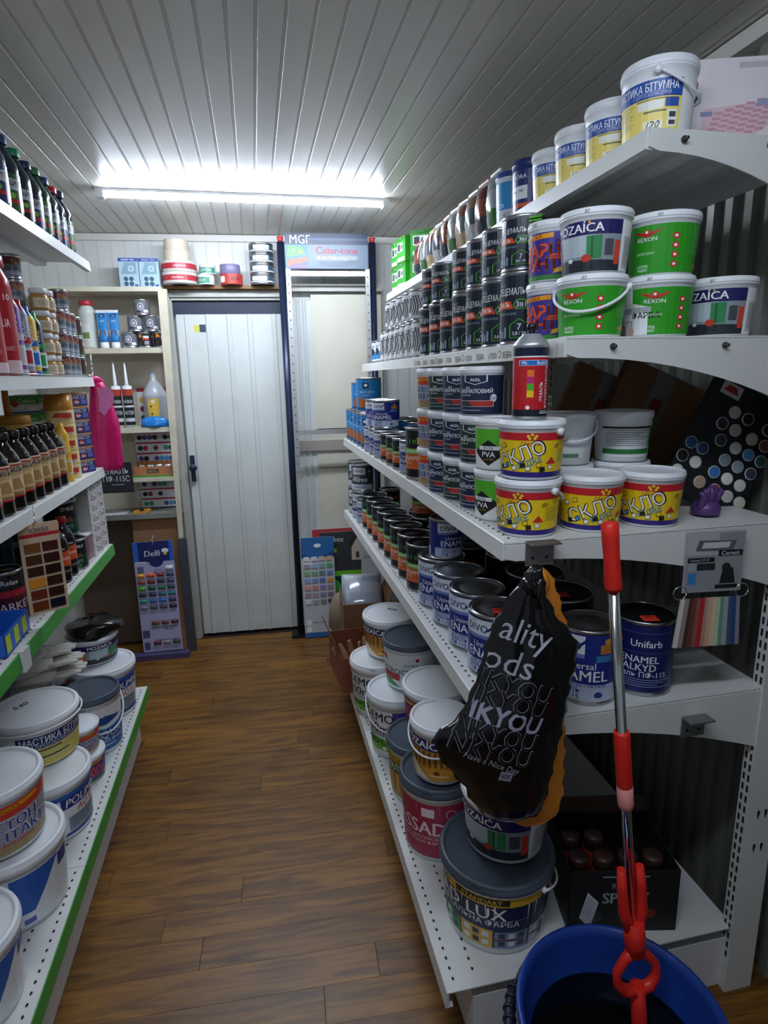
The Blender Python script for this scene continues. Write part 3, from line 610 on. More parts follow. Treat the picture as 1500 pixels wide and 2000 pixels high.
tr = struct('trim_1', MB().box(-.09, .57, -.06, .09, 0, .014).mesh('trim', mat('#9a6f45', .6, noise=.1)), None, loc=BK(-.385, .03, 1.968), rot=(0, 0, SK))
# second, narrow leaf behind the stand and the cream board
obj('leaf', ribbed(.17, 1.9, [.03, .085, .12], DOORM, rw=.02), door, (.562, .002, 0))
d2 = MB(); d2.box(0, .36, 0, .02, 1.215, 1.945); d2.box(0, .36, 0, .02, .52, 1.205); d2.box(0, .36, 0, .02, .02, .51)
cb = obj('door_2', None, None, BK(.335, .035, 0), (0, 0, SK)); cb['kind'] = 'structure'
for z0, z1 in ((1.215, 1.945), (.99, 1.205), (.03, .985)):
    me = MB().box(0, .39, 0, .02, z0, z1).mesh('board', CREAM); obj('board', me, cb)
obj('rail', MB().box(-.12, .39, -.012, .0, 1.09, 1.15).mesh('rail', mat('#a39a90', .6)), cb)
obj('head_rail', MB().box(-.13, .39, -.02, .0, 1.96, 1.99).mesh('rail', mat('#c4c3b8', .5)), cb)
# brown board closing the space under the wall shelves
struct('trim_2', MB().box(-.62, 0, 0, .012, 0, .80).mesh('trim', mat('#5f5040', .8, noise=.12, nscale=9)), None, loc=BK(-.42, .03, 0), rot=(0, 0, SK))

# ---------------- lamps
def batten(loc, s, lab):
    t = thing('batten_lamp', lab, 'lamp', loc)
    L = 1.19
    obj('housing', MB().box(-L/2, L/2, -.018, .018, -.012, 0).mesh('housing', WHITE), t)
    b = MB(); pr = [(-.017 + .017*(1 - math.cos(PI*i/10)), -.012 - .02*math.sin(PI*i/10)) for i in range(11)]
    n = len(pr); b.v = [(x, p[0], p[1]) for x in (-L/2 + .03, L/2 - .03) for p in pr]
    for i in range(n - 1): b.face([i, i+1, n+i+1, n+i], 0, None, True)
    b.face(list(range(n))[::-1]); b.face([n + i for i in range(n)])
    obj('diffuser', fixn(b.mesh('diffuser', emit('#e2edff', s))), t)
    for sx in (-1, 1): obj('end_cap', MB().box(sx*L/2 - .03*(sx > 0), sx*L/2 + .03*(sx < 0), -.02, .02, -.035, 0).mesh('end_cap', PLW), t)
    return t
batten((.03, 2.78, ZC), LAMP, 'long white batten lamp glowing on the ceiling before the back wall')
batten((.03, .3, ZC), LAMP2, 'second batten lamp on the ceiling behind the photographer')

# ================================================================ shelving
def holes(x0, x1, y0, y1, z, side):
    b = MB(); y = y0 + .03
    while y < y1 - .02:
        for x in ((x0 + .02) if side > 0 else (x1 - .02),):
            k = len(b.v)
            b.v += [(x + .003*math.cos(a*PI/4), y + .0045*math.sin(a*PI/4), z) for a in range(8)]; b.face(list(range(k, k+8)))
            b.v += [(x + side*.05 + .003*math.cos(a*PI/4), y + .0125 + .0045*math.sin(a*PI/4), z) for a in range(8)]; b.face(list(range(k+8, k+16)))
        y += .025
    return b.mesh('perforation', mat('#20211f', .8))
LIPG = mat('#3f9a3a', .4, noise=.06)
def shelf(root, xf, xb, y0, y1, z, side, lip=.034, lipm=STEEL, perf=False, bracket=True, name='shelf', bolts=False):
    """sheet steel shelf: deck, folded front lip, stiffeners below; front edge at xf, wall side at xb"""
    a, b_ = min(xf, xb), max(xf, xb)
    d = MB().box(a, b_, y0 + .001, y1 - .001, z - .003, z)
    for k in (.33, .66): xm = xf + (xb - xf) * k; d.box(xm - .02, xm + .02, y0 + .01, y1 - .01, z - .018, z - .003)
    d.box(min(xb, xb - side*.004), max(xb, xb - side*.004), y0 + .001, y1 - .001, z - .03, z - .003)
    s = obj(name, d.mesh('shelf', STEEL), root)
    lp = MB().prism([(xf, z + .0005), (xf - side*.0025, z - .001), (xf - side*.006, z - lip), (xf + side*.012, z - lip), (xf + side*.012, z - lip + .003), (xf + side*.001, z - lip + .004), (xf + side*.002, z - .004)], y0 + .001, y1 - .001)
    obj('front_lip', fixn(lp.mesh('front_lip', lipm)), s)
    if perf: obj('perforation', holes(a, b_, y0, y1, z + .0006, side), s, kind='stuff')
    if bracket:
        w = abs(xb - xf); P = [(xf, z - .004), (xf, z - .03)] if True else []
        n = 10
        for i in range(n + 1):
            t = i / n; P.append((xf + side * (.02 + (w - .02) * t), z - .036 - .11 * t * t))
        P += [(xb, z - .004)]
        for yy in (y0,):
            br = MB().prism(P, yy - .0025, yy + .0005); o = obj('bracket', fixn(br.mesh('bracket', STEEL)), s)
            if bolts:
                for k in (.17, .62):
                    bm_ = MB().lathe([(.0001, 0), (.0055, 0), (.006, .003), (.003, .005), (.003, .011), (.0001, .011)], 12).mesh('bolt', mat('#4a4c4c', .4, .7)); bm_.transform(Matrix.Translation((xf + side*w*k, yy - .0025, z - .017)) @ Matrix.Rotation(R(90), 4, 'X')); obj('bolt', bm_, s)
    return s
RX = [.672, .54, .433, .422, .328]; RZ = [1.897, 1.561, 1.196, .822, .186]
RG0, RGJ, RG1, RXB = 1.0, 2.03, 3.06, 1.05
gr = thing('shelving_unit', 'white metal shop shelving of five tiers along the right wall', 'shelf')
for i in range(5):
    for j, (a, b_) in enumerate(((RG0, RGJ), (RGJ, RG1))):
        shelf(gr, RX[i], RXB, a, b_, RZ[i], 1, perf=i >= 2, bracket=i < 4, bolts=(j == 0 and i < 2), lip=.034 if i < 4 else .04)
def upright(x, y):
    o = obj('upright', MB().box(x, x + .075, y, y + .03, 0, 2.02 if y < 1.5 else 1.9).mesh('upright', STEEL), gr)
    b = MB(); z = .1
    while z < 1.95:
        for dy in (.006, .019):
            k = len(b.v); b.v += [(x - .0006, y + dy, z), (x - .0006, y + dy + .006, z), (x - .0006, y + dy + .006, z + .017), (x - .0006, y + dy, z + .017)]; b.face([k, k+3, k+2, k+1])
        for dx in (): pass
        z += .027
    obj('slots', b.mesh('slots', mat('#1c1d1c', .8)), o, kind='stuff')
    if y < 1.5:
        b = MB()
        for xx, zz in ((x+.03, .5), (x+.05, .5), (x+.03, .41), (x+.05, .41)): b.box(xx - .003, xx + .003, y - .0008, y, zz, zz + .012); b.box(xx - .0015, xx + .0015, y - .0008, y, zz - .008, zz)
        obj('keyholes', b.mesh('keyholes', BLK), o, kind='stuff')
upright(RXB - .012, RG0 - .006); upright(RXB - .012, RGJ - .015); upright(RXB - .012, RG1 - .03)
obj('plinth', MB().box(.39, RXB, RG0 + .012, RG1 - .02, .004, .146).mesh('plinth', mat('#dfe1e2', .45, noise=.05)), gr)
# price rail on the second tier with printed marks
pr_ = []
for i in range(12): pr_ += [T(.06 + i*.08, .42, .42, 'ЗЕБРА' if i % 2 else 'у ГЛОСКА', '#3a3c3c', w=.05)] + ([EL(.02 + i*.08, .5, .3, '#8a7a3a'), EL(.02 + i*.08, .5, .2, '#e4e2d4')] if i % 3 == 0 else [])
me = label('rail', [RC(0, 0, 1, 1, '#e3e2da')] + pr_, 1.0, .03, 0, None, rough=.4)
obj('price_rail', me, gr, (RX[1] - .009, 1.02 + .5, RZ[1] - .034), (0, 0, R(-90)), label='cream price rail printed with small logos')
# small steel corner brackets hung on the end of tiers three and four
for (x, y, z) in ((.50, RG0 - .004, 1.15), (.87, RG0 - .004, .735)):
    b = MB().box(-.028, .028, -.003, 0, 0, .045).box(-.028, .03, -.03, 0, .045, .048); o = obj('angle_plate', b.mesh('angle_plate', mat('#8f9496', .35, .8)), gr, (x, y, z))
    b = MB()
    for q in (-.014, .014): b.lathe([(.0001, 0), (.003, 0), (.003, .0006)], 8, cx=q, cy=0)
    me = b.mesh('rivet', BLK); me.transform(Matrix.Translation((0, -.0032, .015)) @ Matrix.Rotation(R(90), 4, 'X')); obj('rivet', me, o)
LX = [-.557, -.592, -.593, -.593, -.525]; LZ = [1.925, 1.52, 1.181, .872, .241]
LG0, LGJ, LG1, LXB = .45, 1.5, 2.485, -1.03
gl = thing('shelving_unit', 'white metal shop shelving with green edge strips along the left wall', 'shelf')
for i in range(5):
    for a, b_ in ((LG0, LGJ), (LGJ, LG1)):
        shelf(gl, LX[i], LXB, a, b_, LZ[i], -1, lipm=LIPG if i >= 3 else STEEL, perf=i >= 3, bracket=False, lip=.034 if i < 3 else .042)
for y in (LG0, LGJ, LG1 - .03): obj('upright', MB().box(LXB - .05, LXB, y, y + .03, 0, 2.1).mesh('upright', STEEL), gl)
obj('back_panel', MB().box(LXB - .03, LXB - .022, LG0, LG1 - .03, .25, 2.1).mesh('back_panel', STEEL), gl)
obj('plinth', MB().box(LXB, -.57, LG0, LG1 - .02, .004, .198).mesh('plinth', mat('#dfe1e2', .45, noise=.05)), gl)
obj('edge_joint', MB().box(LX[3] - .01, LX[3] + .012, LGJ - .02, LGJ + .02, LZ[3] - .05, LZ[3] + .004).mesh('edge_joint', STEEL), gl)
b = MB().tube([(LX[1] + .004, 2.4, 1.525), (LX[1] + .004, 2.47, 1.525), (LX[1] + .004, 2.482, 1.535), (LX[1] + .004, 2.484, 1.56), (LX[1] + .004, 2.478, 1.6)], .003, 8); b.tube([(LX[1] + .004, 1.55, 1.525), (LX[1] + .004, 2.4, 1.525)], .0022, 6)
obj('wire_guard', b.mesh('wire_guard', CHROME), gl)

# ================================================================ goods: placing helpers
def face(x, y, off=0): return -math.atan2(x, y) + R(off)
def row(items, parts_fn, name, desc, where, cat, group, off=-22):
    """items: (x, y, z) nearest first"""
    out = []
    for i, (x, y, z) in enumerate(items):
        out.append(put(parts_fn(i), name, f'{ORD[i]} {desc} from the camera {where}', cat, (x, y, z), face(x, y, off + random.uniform(-5, 5)), group))
    return out

# ================================================================ right side, top tier
z = RZ[0]
for i, (x, y, r, h) in enumerate([(.752, 1.1, .066, .131), (.752, 1.236, .061, .122), (.744, 1.358, .057, .12), (.74, 1.474, .053, .115)]):
    put(pail(r, h, 'bitum', BITUM, handle=.3 if i == 0 else None, hrot=110, cover=.3, v0=.1, v1=.72), 'mastic_pail', ['largest', 'second largest', 'third largest', 'smallest'][i] + ' white mastic pail with blue and yellow label on the top right shelf', 'pail', (x, y, z), face(x, y, -22), 'mastic pails on the top right shelf')
put(pail(.05, .13, 'ora', ora(), lidm=mat('#27326e', .35), bodym=mat('#23306e', .4), taper=.92, cover=.9, v0=.06, v1=.8), 'primer_tub', 'dark blue primer tub with orange band beside the smallest mastic pail', 'tub', (.734, 1.584, z), face(.734, 1.58, -18))
put(pail(.05, .132, 'plasti', plasti(), lidm=mat('#2c4a9a', .35), bodym=PLW, taper=.92, cover=.9, v0=.06, v1=.8, price='240'), 'sealant_tub', 'light blue sealant tub with dark blue lid on the top right shelf', 'tub', (.732, 1.69, z), face(.732, 1.69, -18))
def pouch(w, h, d, cols, sd):
    def mk():
        rnd = random.Random(sd); b = MB(); nx, nz = 8, 10
        for s_ in (-1, 1):
            for j in range(nz + 1):
                for i in range(nx + 1):
                    u, v = i / nx, j / nz; e = (math.sin(PI * u) ** .5) * (math.sin(PI * min(1, v * 1.02 + .0)) ** .45 if v < .98 else 0)
                    b.v.append(((u - .5) * w, s_ * (d/2 * e + .0006) + rnd.uniform(-1, 1) * .0015 * e, v * h))
        n = (nx + 1) * (nz + 1)
        for s_ in (0, 1):
            for j in range(nz):
                for i in range(nx):
                    a = s_*n + j*(nx+1) + i; q = [a, a+1, a+nx+2, a+nx+1]
                    c = cols[0] if j >= nz - 1 or j == 0 else cols[1 + (j * 3 // nz + (i * 2 // nx)) % (len(cols) - 1)]
                    b.face(q if s_ == 0 else q[::-1], 0, lin(c), True)
        for j in range(nz):
            for i in (0, nx): a = j*(nx+1) + i; b.face([a, a + n, a + n + nx + 1, a + nx + 1], 0, lin(cols[0]))
        return fixn(b.mesh('film', film))
    return mk()
film = bpy.data.materials.new('glossy_film'); film.use_nodes = True
_a = film.node_tree.nodes.new('ShaderNodeVertexColor'); _a.layer_name = 'Col'; _b = film.node_tree.nodes['Principled BSDF']
film.node_tree.links.new(_a.outputs['Color'], _b.inputs['Base Color']); _b.inputs['Roughness'].default_value = .14; _b.inputs['Metallic'].default_value = .35; _b.inputs['Coat Weight'].default_value = .6
bc = [('#c9cdd2', '#8a9298', '#4a7a3a', '#b8bcc0'), ('#c9cdd2', '#6a3a34', '#3a4048', '#9a5a4c'), ('#c9cdd2', '#8f7a5a', '#c8ccd0', '#5a6a74'), ('#c9cdd2', '#8a4a3a', '#c9b08a', '#7a8288')]
for i, y in enumerate([1.795 + .0925*q for q in range(10)]):
    h = .168 - .002 * i
    t = thing('foil_pouch', f'{ORD[i]} glossy foil pouch from the camera in the row on the top right shelf', 'pouch', (.722, y, z + .001), R(-88 + random.uniform(-4, 4)), 'foil pouches on the top right shelf')
    obj('bag', pouch(.088, h, .05, bc[i % 4], i), t)
    obj('header_card', MB().box(-.036, .036, -.0026, .0026, h - .012, h + .003).mesh('header_card', mat(['#d8dcdf', '#c03030', '#e3e5e8', '#d8b02c'][i % 4], .4)), t)
GRN = mat('#3a9a32', .45, noise=.05)
def greenbox(w, d, h): return carton(w, d, h, GRN, 'grn', [RC(.0, .86, 1, 1, '#2c7a28'), T(.5, .93, .05, 'ЛАМПА', '#d8f0d0', w=.5), RC(.12, .42, .72, .78, '#eef1ee'), RC(.16, .46, .42, .74, '#3a3f46'), EL(.6, .6, .1, '#5a6068'), RC(.1, .05, .9, .2, '#e9efe8'), T(.4, .12, .06, 'LED', '#2c7a28', w=.3)], topm=mat('#a5693a', .6))
gi = 0
for k, (x, y) in enumerate([(.775, 2.748), (.74, 2.88), (.74, 2.998)]):
    for j in range(2):
        if k == 0 and j == 0: w, d, h = .1, .1, .11
        else: w, d, h = (.1, .085, .11)
        put(greenbox(w, d, h), 'bulb_box', f'green bulb carton, {["lower", "upper"][j]} one of the {ORD[k]} stack from the camera, top right shelf', 'box', (x, y, z + j*.1125), R(-80 if k else -35), 'green bulb cartons on the top right shelf')
put(greenbox(.1, .09, .11), 'bulb_box', 'green bulb carton lying deeper behind the foil pouches on the top right shelf', 'box', (.86, 2.5, z + .0), R(-40), 'green bulb cartons on the top right shelf')
# big white printed carton at the near end
w, d, h = .32, .2, .165
t = put(carton(w, d, h, mat('#e6e0e2', .75, noise=.05, bump=.3, nscale=60), 'wbox', [PG('#e0c3ca', (.1, .08), (.3, .06), (.5, .3), (.5, .55), (.12, .5))] + [RC(.12 + .06*i + .01*j, .1 + .055*j + .03*i, .17 + .06*i + .01*j, .13 + .055*j + .03*i, '#d09aa6') for i in range(6) for j in range(7)] + [PG('#dcb8c0', (.5, .62), (.98, .72), (.98, .84), (.6, .76)), PG('#3a4068', (.02, .35), (.05, .3), (.06, .55), (.1, .66), (.07, .66)), RC(.1, .42, .17, .47, '#8f98ba'), RC(.42, .5, .56, .57, '#9aa4c2'), RC(.3, .9, .5, .96, '#c9c0c4'), RC(.62, .86, .98, .92, '#e0b8c0'), T(.75, .26, .1, 'H’ ROSHEN', '#8f8a90', w=.45), T(.74, .13, .06, 'PESTE LABELLULA', '#c88a94', w=.44), EL(.04, .75, .07, '#b06a5a')]), 'product_carton', 'white carton printed in pale red beside the largest mastic pail', 'carton', (1.008, 1.18, z), face(1.0, 1.1, 25))

# ================================================================ right side, second tier
z = RZ[1]
hh = .108
rex = lambda n, P, **k: pail(.0645, hh, n, P, cover=.62, v0=.04, v1=.8, price='80', **k)
put(rex('rexon', REX, handle=.42), 'paint_pail', 'green and white latex paint pail with swung handle at the shelf corner', 'pail', (.622, 1.07, z), face(.622, 1.07, -12))
put(rex('moz', MOZ), 'paint_pail', 'white interior paint pail stacked on the corner green pail', 'pail', (.624, 1.07, z + hh), face(.62, 1.07, -14))
put(rex('rexr', REXR), 'paint_pail', 'green latex paint pail with roller picture, second from the shelf corner', 'pail', (.762, 1.072, z), face(.76, 1.07, -14))
put(rex('rexon', REX), 'paint_pail', 'green paint pail stacked on the pail with the roller picture', 'pail', (.766, 1.075, z + hh), face(.76, 1.07, -6))
put(rex('moz', MOZ), 'paint_pail', 'white interior paint pail standing alone at the right of the green pails', 'pail', (.905, 1.078, z), face(.9, 1.07, -14))
for j in range(2): put(pail(.054, .115, 'kv', KV, cover=.75, v0=.04, v1=.8, price='100', taper=.92), 'primer_tub', ['lower', 'upper'][j] + ' purple quartz primer tub behind the corner paint pails', 'tub', (.613, 1.205, z + j*.115), face(.613, 1.2, -46), 'purple primer tubs')
row([(.603, y, z) for y in (1.325, 1.44, 1.555, 1.67, 1.785, 1.9, 2.015)], lambda i: tin(.05, .155, 'spec', SPEC, BLACKM), 'enamel_can', 'tall green-striped black can', 'in the lower row, second right shelf', 'can', 'tall black enamel cans', -30)
row([(.603, y, z + .155) for y in (1.33, 1.45, 1.56, 1.675, 1.88, 1.99)], lambda i: tin(.048, .115, 'specs', SPEC, BLACKM), 'enamel_can', 'small green-striped black can', 'in the upper row', 'can', 'small black enamel cans', -30)
row([(.592, y, z) for y in (2.12, 2.21, 2.30, 2.39, 2.48, 2.57, 2.66)], lambda i: tin(.04, .125, 'zeb', ZEB), 'enamel_can', 'zebra-striped enamel can', 'in the lower row', 'can', 'zebra-striped cans', -30)
row([(.592, y, z + .125) for y in (2.14, 2.24, 2.34, 2.44, 2.53)], lambda i: tin(.042, .105, 'zeb', ZEB), 'enamel_can', 'zebra-striped enamel can', 'in the upper row', 'can', 'zebra-striped cans', -30)
for k, (y, nm, P) in enumerate([(2.76, 'bluew', [RC(0, 0, 1, 1, '#e8ecf0'), RC(0, .1, 1, .5, '#3f92cc'), EL(.4, .5, .2, '#2a2e38'), T(.4, .8, .14, 'aura', '#2a4a7a', w=.2), EL(.8, .5, .2, '#2a2e38')]), (2.86, 'bluew', None)]):
    P = P or [RC(0, 0, 1, 1, '#e8ecf0'), RC(0, .1, 1, .5, '#3f92cc'), EL(.4, .5, .2, '#2a2e38'), T(.4, .8, .14, 'aura', '#2a4a7a', w=.2), EL(.8, .5, .2, '#2a2e38')]
    put(tin(.042, .1, nm, P), 'enamel_can', ['nearer', 'farther'][k] + ' small blue and white can at the far end of the second right shelf', 'can', (.592, y, z), face(.592, y, -30), 'blue and white cans')
for k in range(2): put(carton(.07, .07, .1, mat('#4a4f56', .5), 'dbx', [RC(.1, .1, .9, .5, '#e6e9ec'), EL(.65, .75, .12, '#c03038'), RC(.1, .52, .5, .6, '#d8d43a')]), 'small_carton', ['lower', 'upper'][k] + ' dark carton with white print behind the blue and white cans', 'box', (.695, 2.86, z + k*.1015), R(-75), 'dark cartons at the far end')

# ================================================================ right side, third tier
z = RZ[2]
sk = lambda **k: pail(.0645, .11, 'sklo', SKLO, cover=.8, v0=.05, v1=.8, **k)
put(sk(handle=.3, hrot=165), 'glue_pail', 'lower yellow liquid glass pail at the corner of the third right shelf', 'pail', (.508, 1.07, z), face(.508, 1.07, -26))
put(sk(handle=.28, hrot=150), 'glue_pail', 'yellow liquid glass pail stacked on the corner pail', 'pail', (.512, 1.07, z + .11), face(.51, 1.07, -8))
put(sk(), 'glue_pail', 'middle yellow liquid glass pail of the front row', 'pail', (.643, 1.07, z), face(.643, 1.07, 18))
put(sk(), 'glue_pail', 'rightmost yellow liquid glass pail of the front row', 'pail', (.777, 1.07, z), face(.777, 1.07, -4))
put([('body', cached('spb', lambda: MB().lathe([(.028, .001), (.0315, 0), (.0325, .003), (.0315, .006), (.0315, .128), (.0325, .13), (.0325, .133), (.03, .136), (.022, .146), (.017, .15), (.016, .152), (.0001, .152)], 32).mesh('body', mat('#c3c6c9', .45, .8)))), ('label', label('spray', spray(), 2*PI*.0315, .12, .0075, .0315, .0315, rough=.2)), ('nozzle', MB().lathe([(.006, .15), (.006, .158), (.009, .159), (.009, .168), (.006, .17), (.0001, .17)], 14).mesh('nozzle', BLK))],
    'spray_can', 'red fluorescent spray can standing on the stacked yellow pail', 'can', (.494, 1.045, z + .2205), face(.5, 1.045, 12))
wl_ = [RC(0, 0, 1, 1, '#eef1f1'), RC(.3, .1, .7, .95, '#dfe3e4'), RC(.3, .86, .7, .92, '#17181c'), PG('#3f9a2c', (.68, .3), (.98, .25), (.98, .9), (.68, .9)), EL(.78, .9, .1, '#eef1f1'), EL(.9, .5, .1, '#eef1f1'), RC(.3, .1, .7, .25, '#2c7a3a')] + lines(.33, .67, .3, .82, 8, '#7a8084', .3)
for k, x in enumerate((.66, .80)):
    for j in range(2):
        put(pail(.064, .11, 'wl%d' % k, wl_ if k else [RC(.4, .05, .6, .3, '#dfe6e2'), RC(.44, .08, .56, .2, '#6a8a74')], cover=.7, handle=.35 if k == 0 else None), 'white_pail', ['lower', 'upper'][j] + [' plain white pail behind the middle yellow pail', ' white pail with green back label behind the yellow pails'][k], 'pail', (x, 1.215, z + j*.11), face(x, 1.215, 15), 'white pails behind the yellow pails')
pv = lambda **k: pail(.052, .108, 'pva', PVA_, cover=.8, v0=.05, v1=.8, taper=.93, **k)
put(pv(), 'glue_tub', 'lower green and white glue tub with black diamond', 'tub', (.5, 1.2, z), face(.5, 1.2, -26), 'glue tubs with black diamond')
put(pv(), 'glue_tub', 'upper green and white glue tub with black diamond', 'tub', (.5, 1.2, z + .108), face(.5, 1.2, -10), 'glue tubs with black diamond')
AKN, AKG = aksil('#1d2b47'), aksil('#1d3a30')
for c, (x, y) in enumerate([(.502, 1.31), (.495, 1.418), (.488, 1.524)]):
    for j in range(3):
        g = (c + j) % 3 == 1
        put(pail(.0505, .107, 'akg' if g else 'akn', AKG if g else AKN, cover=.96, v0=.03, v1=.82, taper=.95), 'varnish_tub', f'{["lowest", "middle", "topmost"][j]} dark acrylic varnish tub of the {ORD[c]} stack from the camera', 'tub', (x, y, z + j*.107), face(x, y, -22 + 6*j), 'dark acrylic varnish tubs')
for j in range(3): put(pail(.058, .107, 'bet', BET, cover=.85, v0=.04, v1=.8, taper=.92, price='110' if j == 2 else None), 'primer_tub', ['lowest', 'middle', 'topmost'][j] + ' grey contact primer tub of the stack behind the varnish tubs', 'tub', (.497, 1.637, z + j*.107), face(.5, 1.637, -28), 'grey primer tubs')
put(tin(.052, .155, 'rbw', RBW, BLACKM), 'enamel_can', 'tall black rainbow-lettered can beside the grey primer tubs', 'can', (.487, 1.752, z), face(.487, 1.75, -30))
put(tin(.048, .115, 'rbws', RBW, BLACKM), 'enamel_can', 'small rainbow-lettered can stacked high behind the grey primer tubs', 'can', (.575, 1.795, z + .155), face(.57, 1.79, -26))
put(tin(.05, .155, 'rbw', RBW, BLACKM), 'enamel_can', 'tall rainbow-lettered can standing behind the nearest tall one', 'can', (.59, 1.8, z), face(.57, 1.79, -26))
put(tin(.045, .108, 'divs', DIVO), 'enamel_can', 'single blue enamel can between rainbow-lettered cans on the third right shelf', 'can', (.484, 1.853, z), face(.48, 1.85, -30))
row([(.485, y, z) for y in (1.95, 2.05, 2.15)], lambda i: tin(.048, .105, 'rbws', RBW, BLACKM), 'enamel_can', 'small rainbow-lettered can', 'on the third right shelf', 'can', 'small rainbow-lettered cans', -34)
row([(.482, y, z) for y in (2.255, 2.36, 2.465)], lambda i: tin(.049, .105, 'divs', DIVO), 'enamel_can', 'blue enamel can', 'in the lower row, third right shelf', 'can', 'blue enamel cans', -34)
put(tin(.054, .11, 'divs', DIVO), 'enamel_can', 'nearer blue enamel can of the stacked pair on the third right shelf', 'can', (.5, 2.342, z + .105), face(.5, 2.34, -20))
put(tin(.054, .11, 'divs', DIVO), 'enamel_can', 'farther blue enamel can of the stacked pair on the third right shelf', 'can', (.495, 2.457, z + .105), face(.5, 2.5, -20))
row([(.486, y, z) for y in (2.575, 2.68, 2.785, 2.89, 2.99)], lambda i: tin(.049, .15, 'varn', VARN), 'varnish_can', 'blue wood varnish can', 'on the third right shelf', 'can', 'blue varnish cans', -30)
put(tin(.056, .15, 'varn', VARN), 'varnish_can', 'nearer blue wood varnish can stacked on the lower row', 'can', (.5, 2.7, z + .15), face(.5, 2.7, -10))
put(tin(.056, .13, 'varn', VARN), 'varnish_can', 'farther blue wood varnish can stacked on the lower row', 'can', (.5, 2.84, z + .15), face(.5, 2.84, -10))
row([(.622, y, z) for y in (2.3, 2.42, 2.54)], lambda i: tin(.055, .13, 'varn', VARN, BLACKM), 'varnish_can', 'blue varnish can', 'in the back row, third right shelf', 'can', 'blue varnish cans in the back row', -30)
# cardboard sheets, dark box and swatch board leaning behind the pails
for k, (x, y, w, a) in enumerate([(.80, 1.46, .19, 0), (.92, 1.39, .22, 3)]):
    t = thing('cardboard_box', ['left brown carton with taped seam leaning behind the white pails', 'right brown carton with taped seam leaning beside the swatch board'][k], 'box', (x, y, z + .015), 0, None, (R(-8), R(24), R(-14 + a)))
    obj('body', MB().box(-w/2, w/2, 0, .035, .03, .31).mesh('body', CARD), t)
    obj('tape', MB().box(-w*.12, w*.12, -.0008, 0, .03, .31).mesh('tape', mat('#7f7d78', .35, noise=.1)), t)
    obj('print', MB().box(-w*.06, w*.07, -.0014, -.0008, .2, .24).mesh('print', mat('#8a2a24', .6)), t); obj('print', MB().box(-w*.1, w*.02, -.0014, -.0008, .08, .11).mesh('print', mat('#8a2a24', .6)), t)
t = put(carton(.09, .05, .16, mat('#1c1f28', .5), 'dkb', [RC(.1, .55, .9, .58, '#8a8f98'), RC(.1, .3, .9, .33, '#8a8f98'), RC(.3, .72, .7, .82, '#4a505c')]), 'dark_carton', 'dark carton standing behind the spray can on the third right shelf', 'box', (.67, 1.47, z), face(.7, 1.4, 10))
t = thing('swatch_board', 'black swatch board with round colour samples leaning at the right upright', 'swatch board', (.965, 1.16, z + .004), 0, None, (R(-10), R(28), R(-12)))
obj('board', MB().box(-.1, .1, 0, .006, 0, .29).mesh('board', mat('#17181c', .45)), t)
obj('emblem', label('semb', [RC(0, 0, 1, 1, '#cfd2d4'), PG('#b3262a', (.1, .3), (.9, .3), (.7, .8), (.3, .8))], .05, .03, 0, None), t, (-.05, -.0005, .25))
dc = ['#d5d0bc', '#1a1b1f', '#23252b', '#2a2c33', '#c8c4b4', '#d2cdb8', '#7a4a3a', '#3a3f4a', '#dfe0d8', '#4a90c8', '#2c5a44', '#2c5a8a', '#24406a', '#8a97a4', '#9aa6b0', '#3a4450', '#15161a', '#e8e8e0', '#3a7ab8', '#e6e6dc', '#dcdccc', '#e2e0d4', '#b89a84', '#a8503c', '#c8c4b8']
i = 0
for rw, (zz, us) in enumerate([(.225, (-.02, .015, .07)), (.19, (-.035, 0, .045, .08)), (.155, (-.02, .02, .055, .088)), (.12, (-.08, -.05, .01, .045, .08)), (.085, (-.085, -.05, 0, .035, .07)), (.05, (-.08, -.02, .02, .055, .088))]):
    for u in us:
        dm = MB().lathe([(.0001, 0), (.0145, 0), (.0145, .0012), (.0125, .0016), (.0001, .0016)], 18).mesh('sample', mat(dc[i % len(dc)], .35)); dm.materials.append(mat('#c9ccce', .4))
        for p in dm.polygons:
            if p.index < 54: p.material_index = 1
        dm.transform(Matrix.Rotation(R(90), 4, 'X')); obj('sample', dm, t, (u, -.0003, zz)); i += 1
for k, (c, x, y) in enumerate([('#b08a4a', .862, 1.15), ('#5a3a78', .925, 1.085)]):
    t = thing('glove_bundle', ['tan', 'purple', 'ochre'][k] + ' rubber glove bundle crumpled below the swatch board', 'gloves', (x, y, z + .001), R(20 * k), 'crumpled rubber gloves')
    b = MB()
    for f in range(5): b.tube([(-.02 + .01*f, 0, .012), (-.024 + .012*f, -.004, .03), (-.02 + .01*f + .006*(f-2), -.012 + .004*(f % 2), .05), (-.018 + .01*f + .01*(f-2), -.006, .066 - .006*abs(f-2))], [.009, .009, .007, .004], 8)
    b.lathe([(.012, 0), (.028, .004), (.03, .018), (.022, .03), (.0001, .034)], 14); obj('body', b.mesh('body', mat(c, .4, noise=.15)), t)

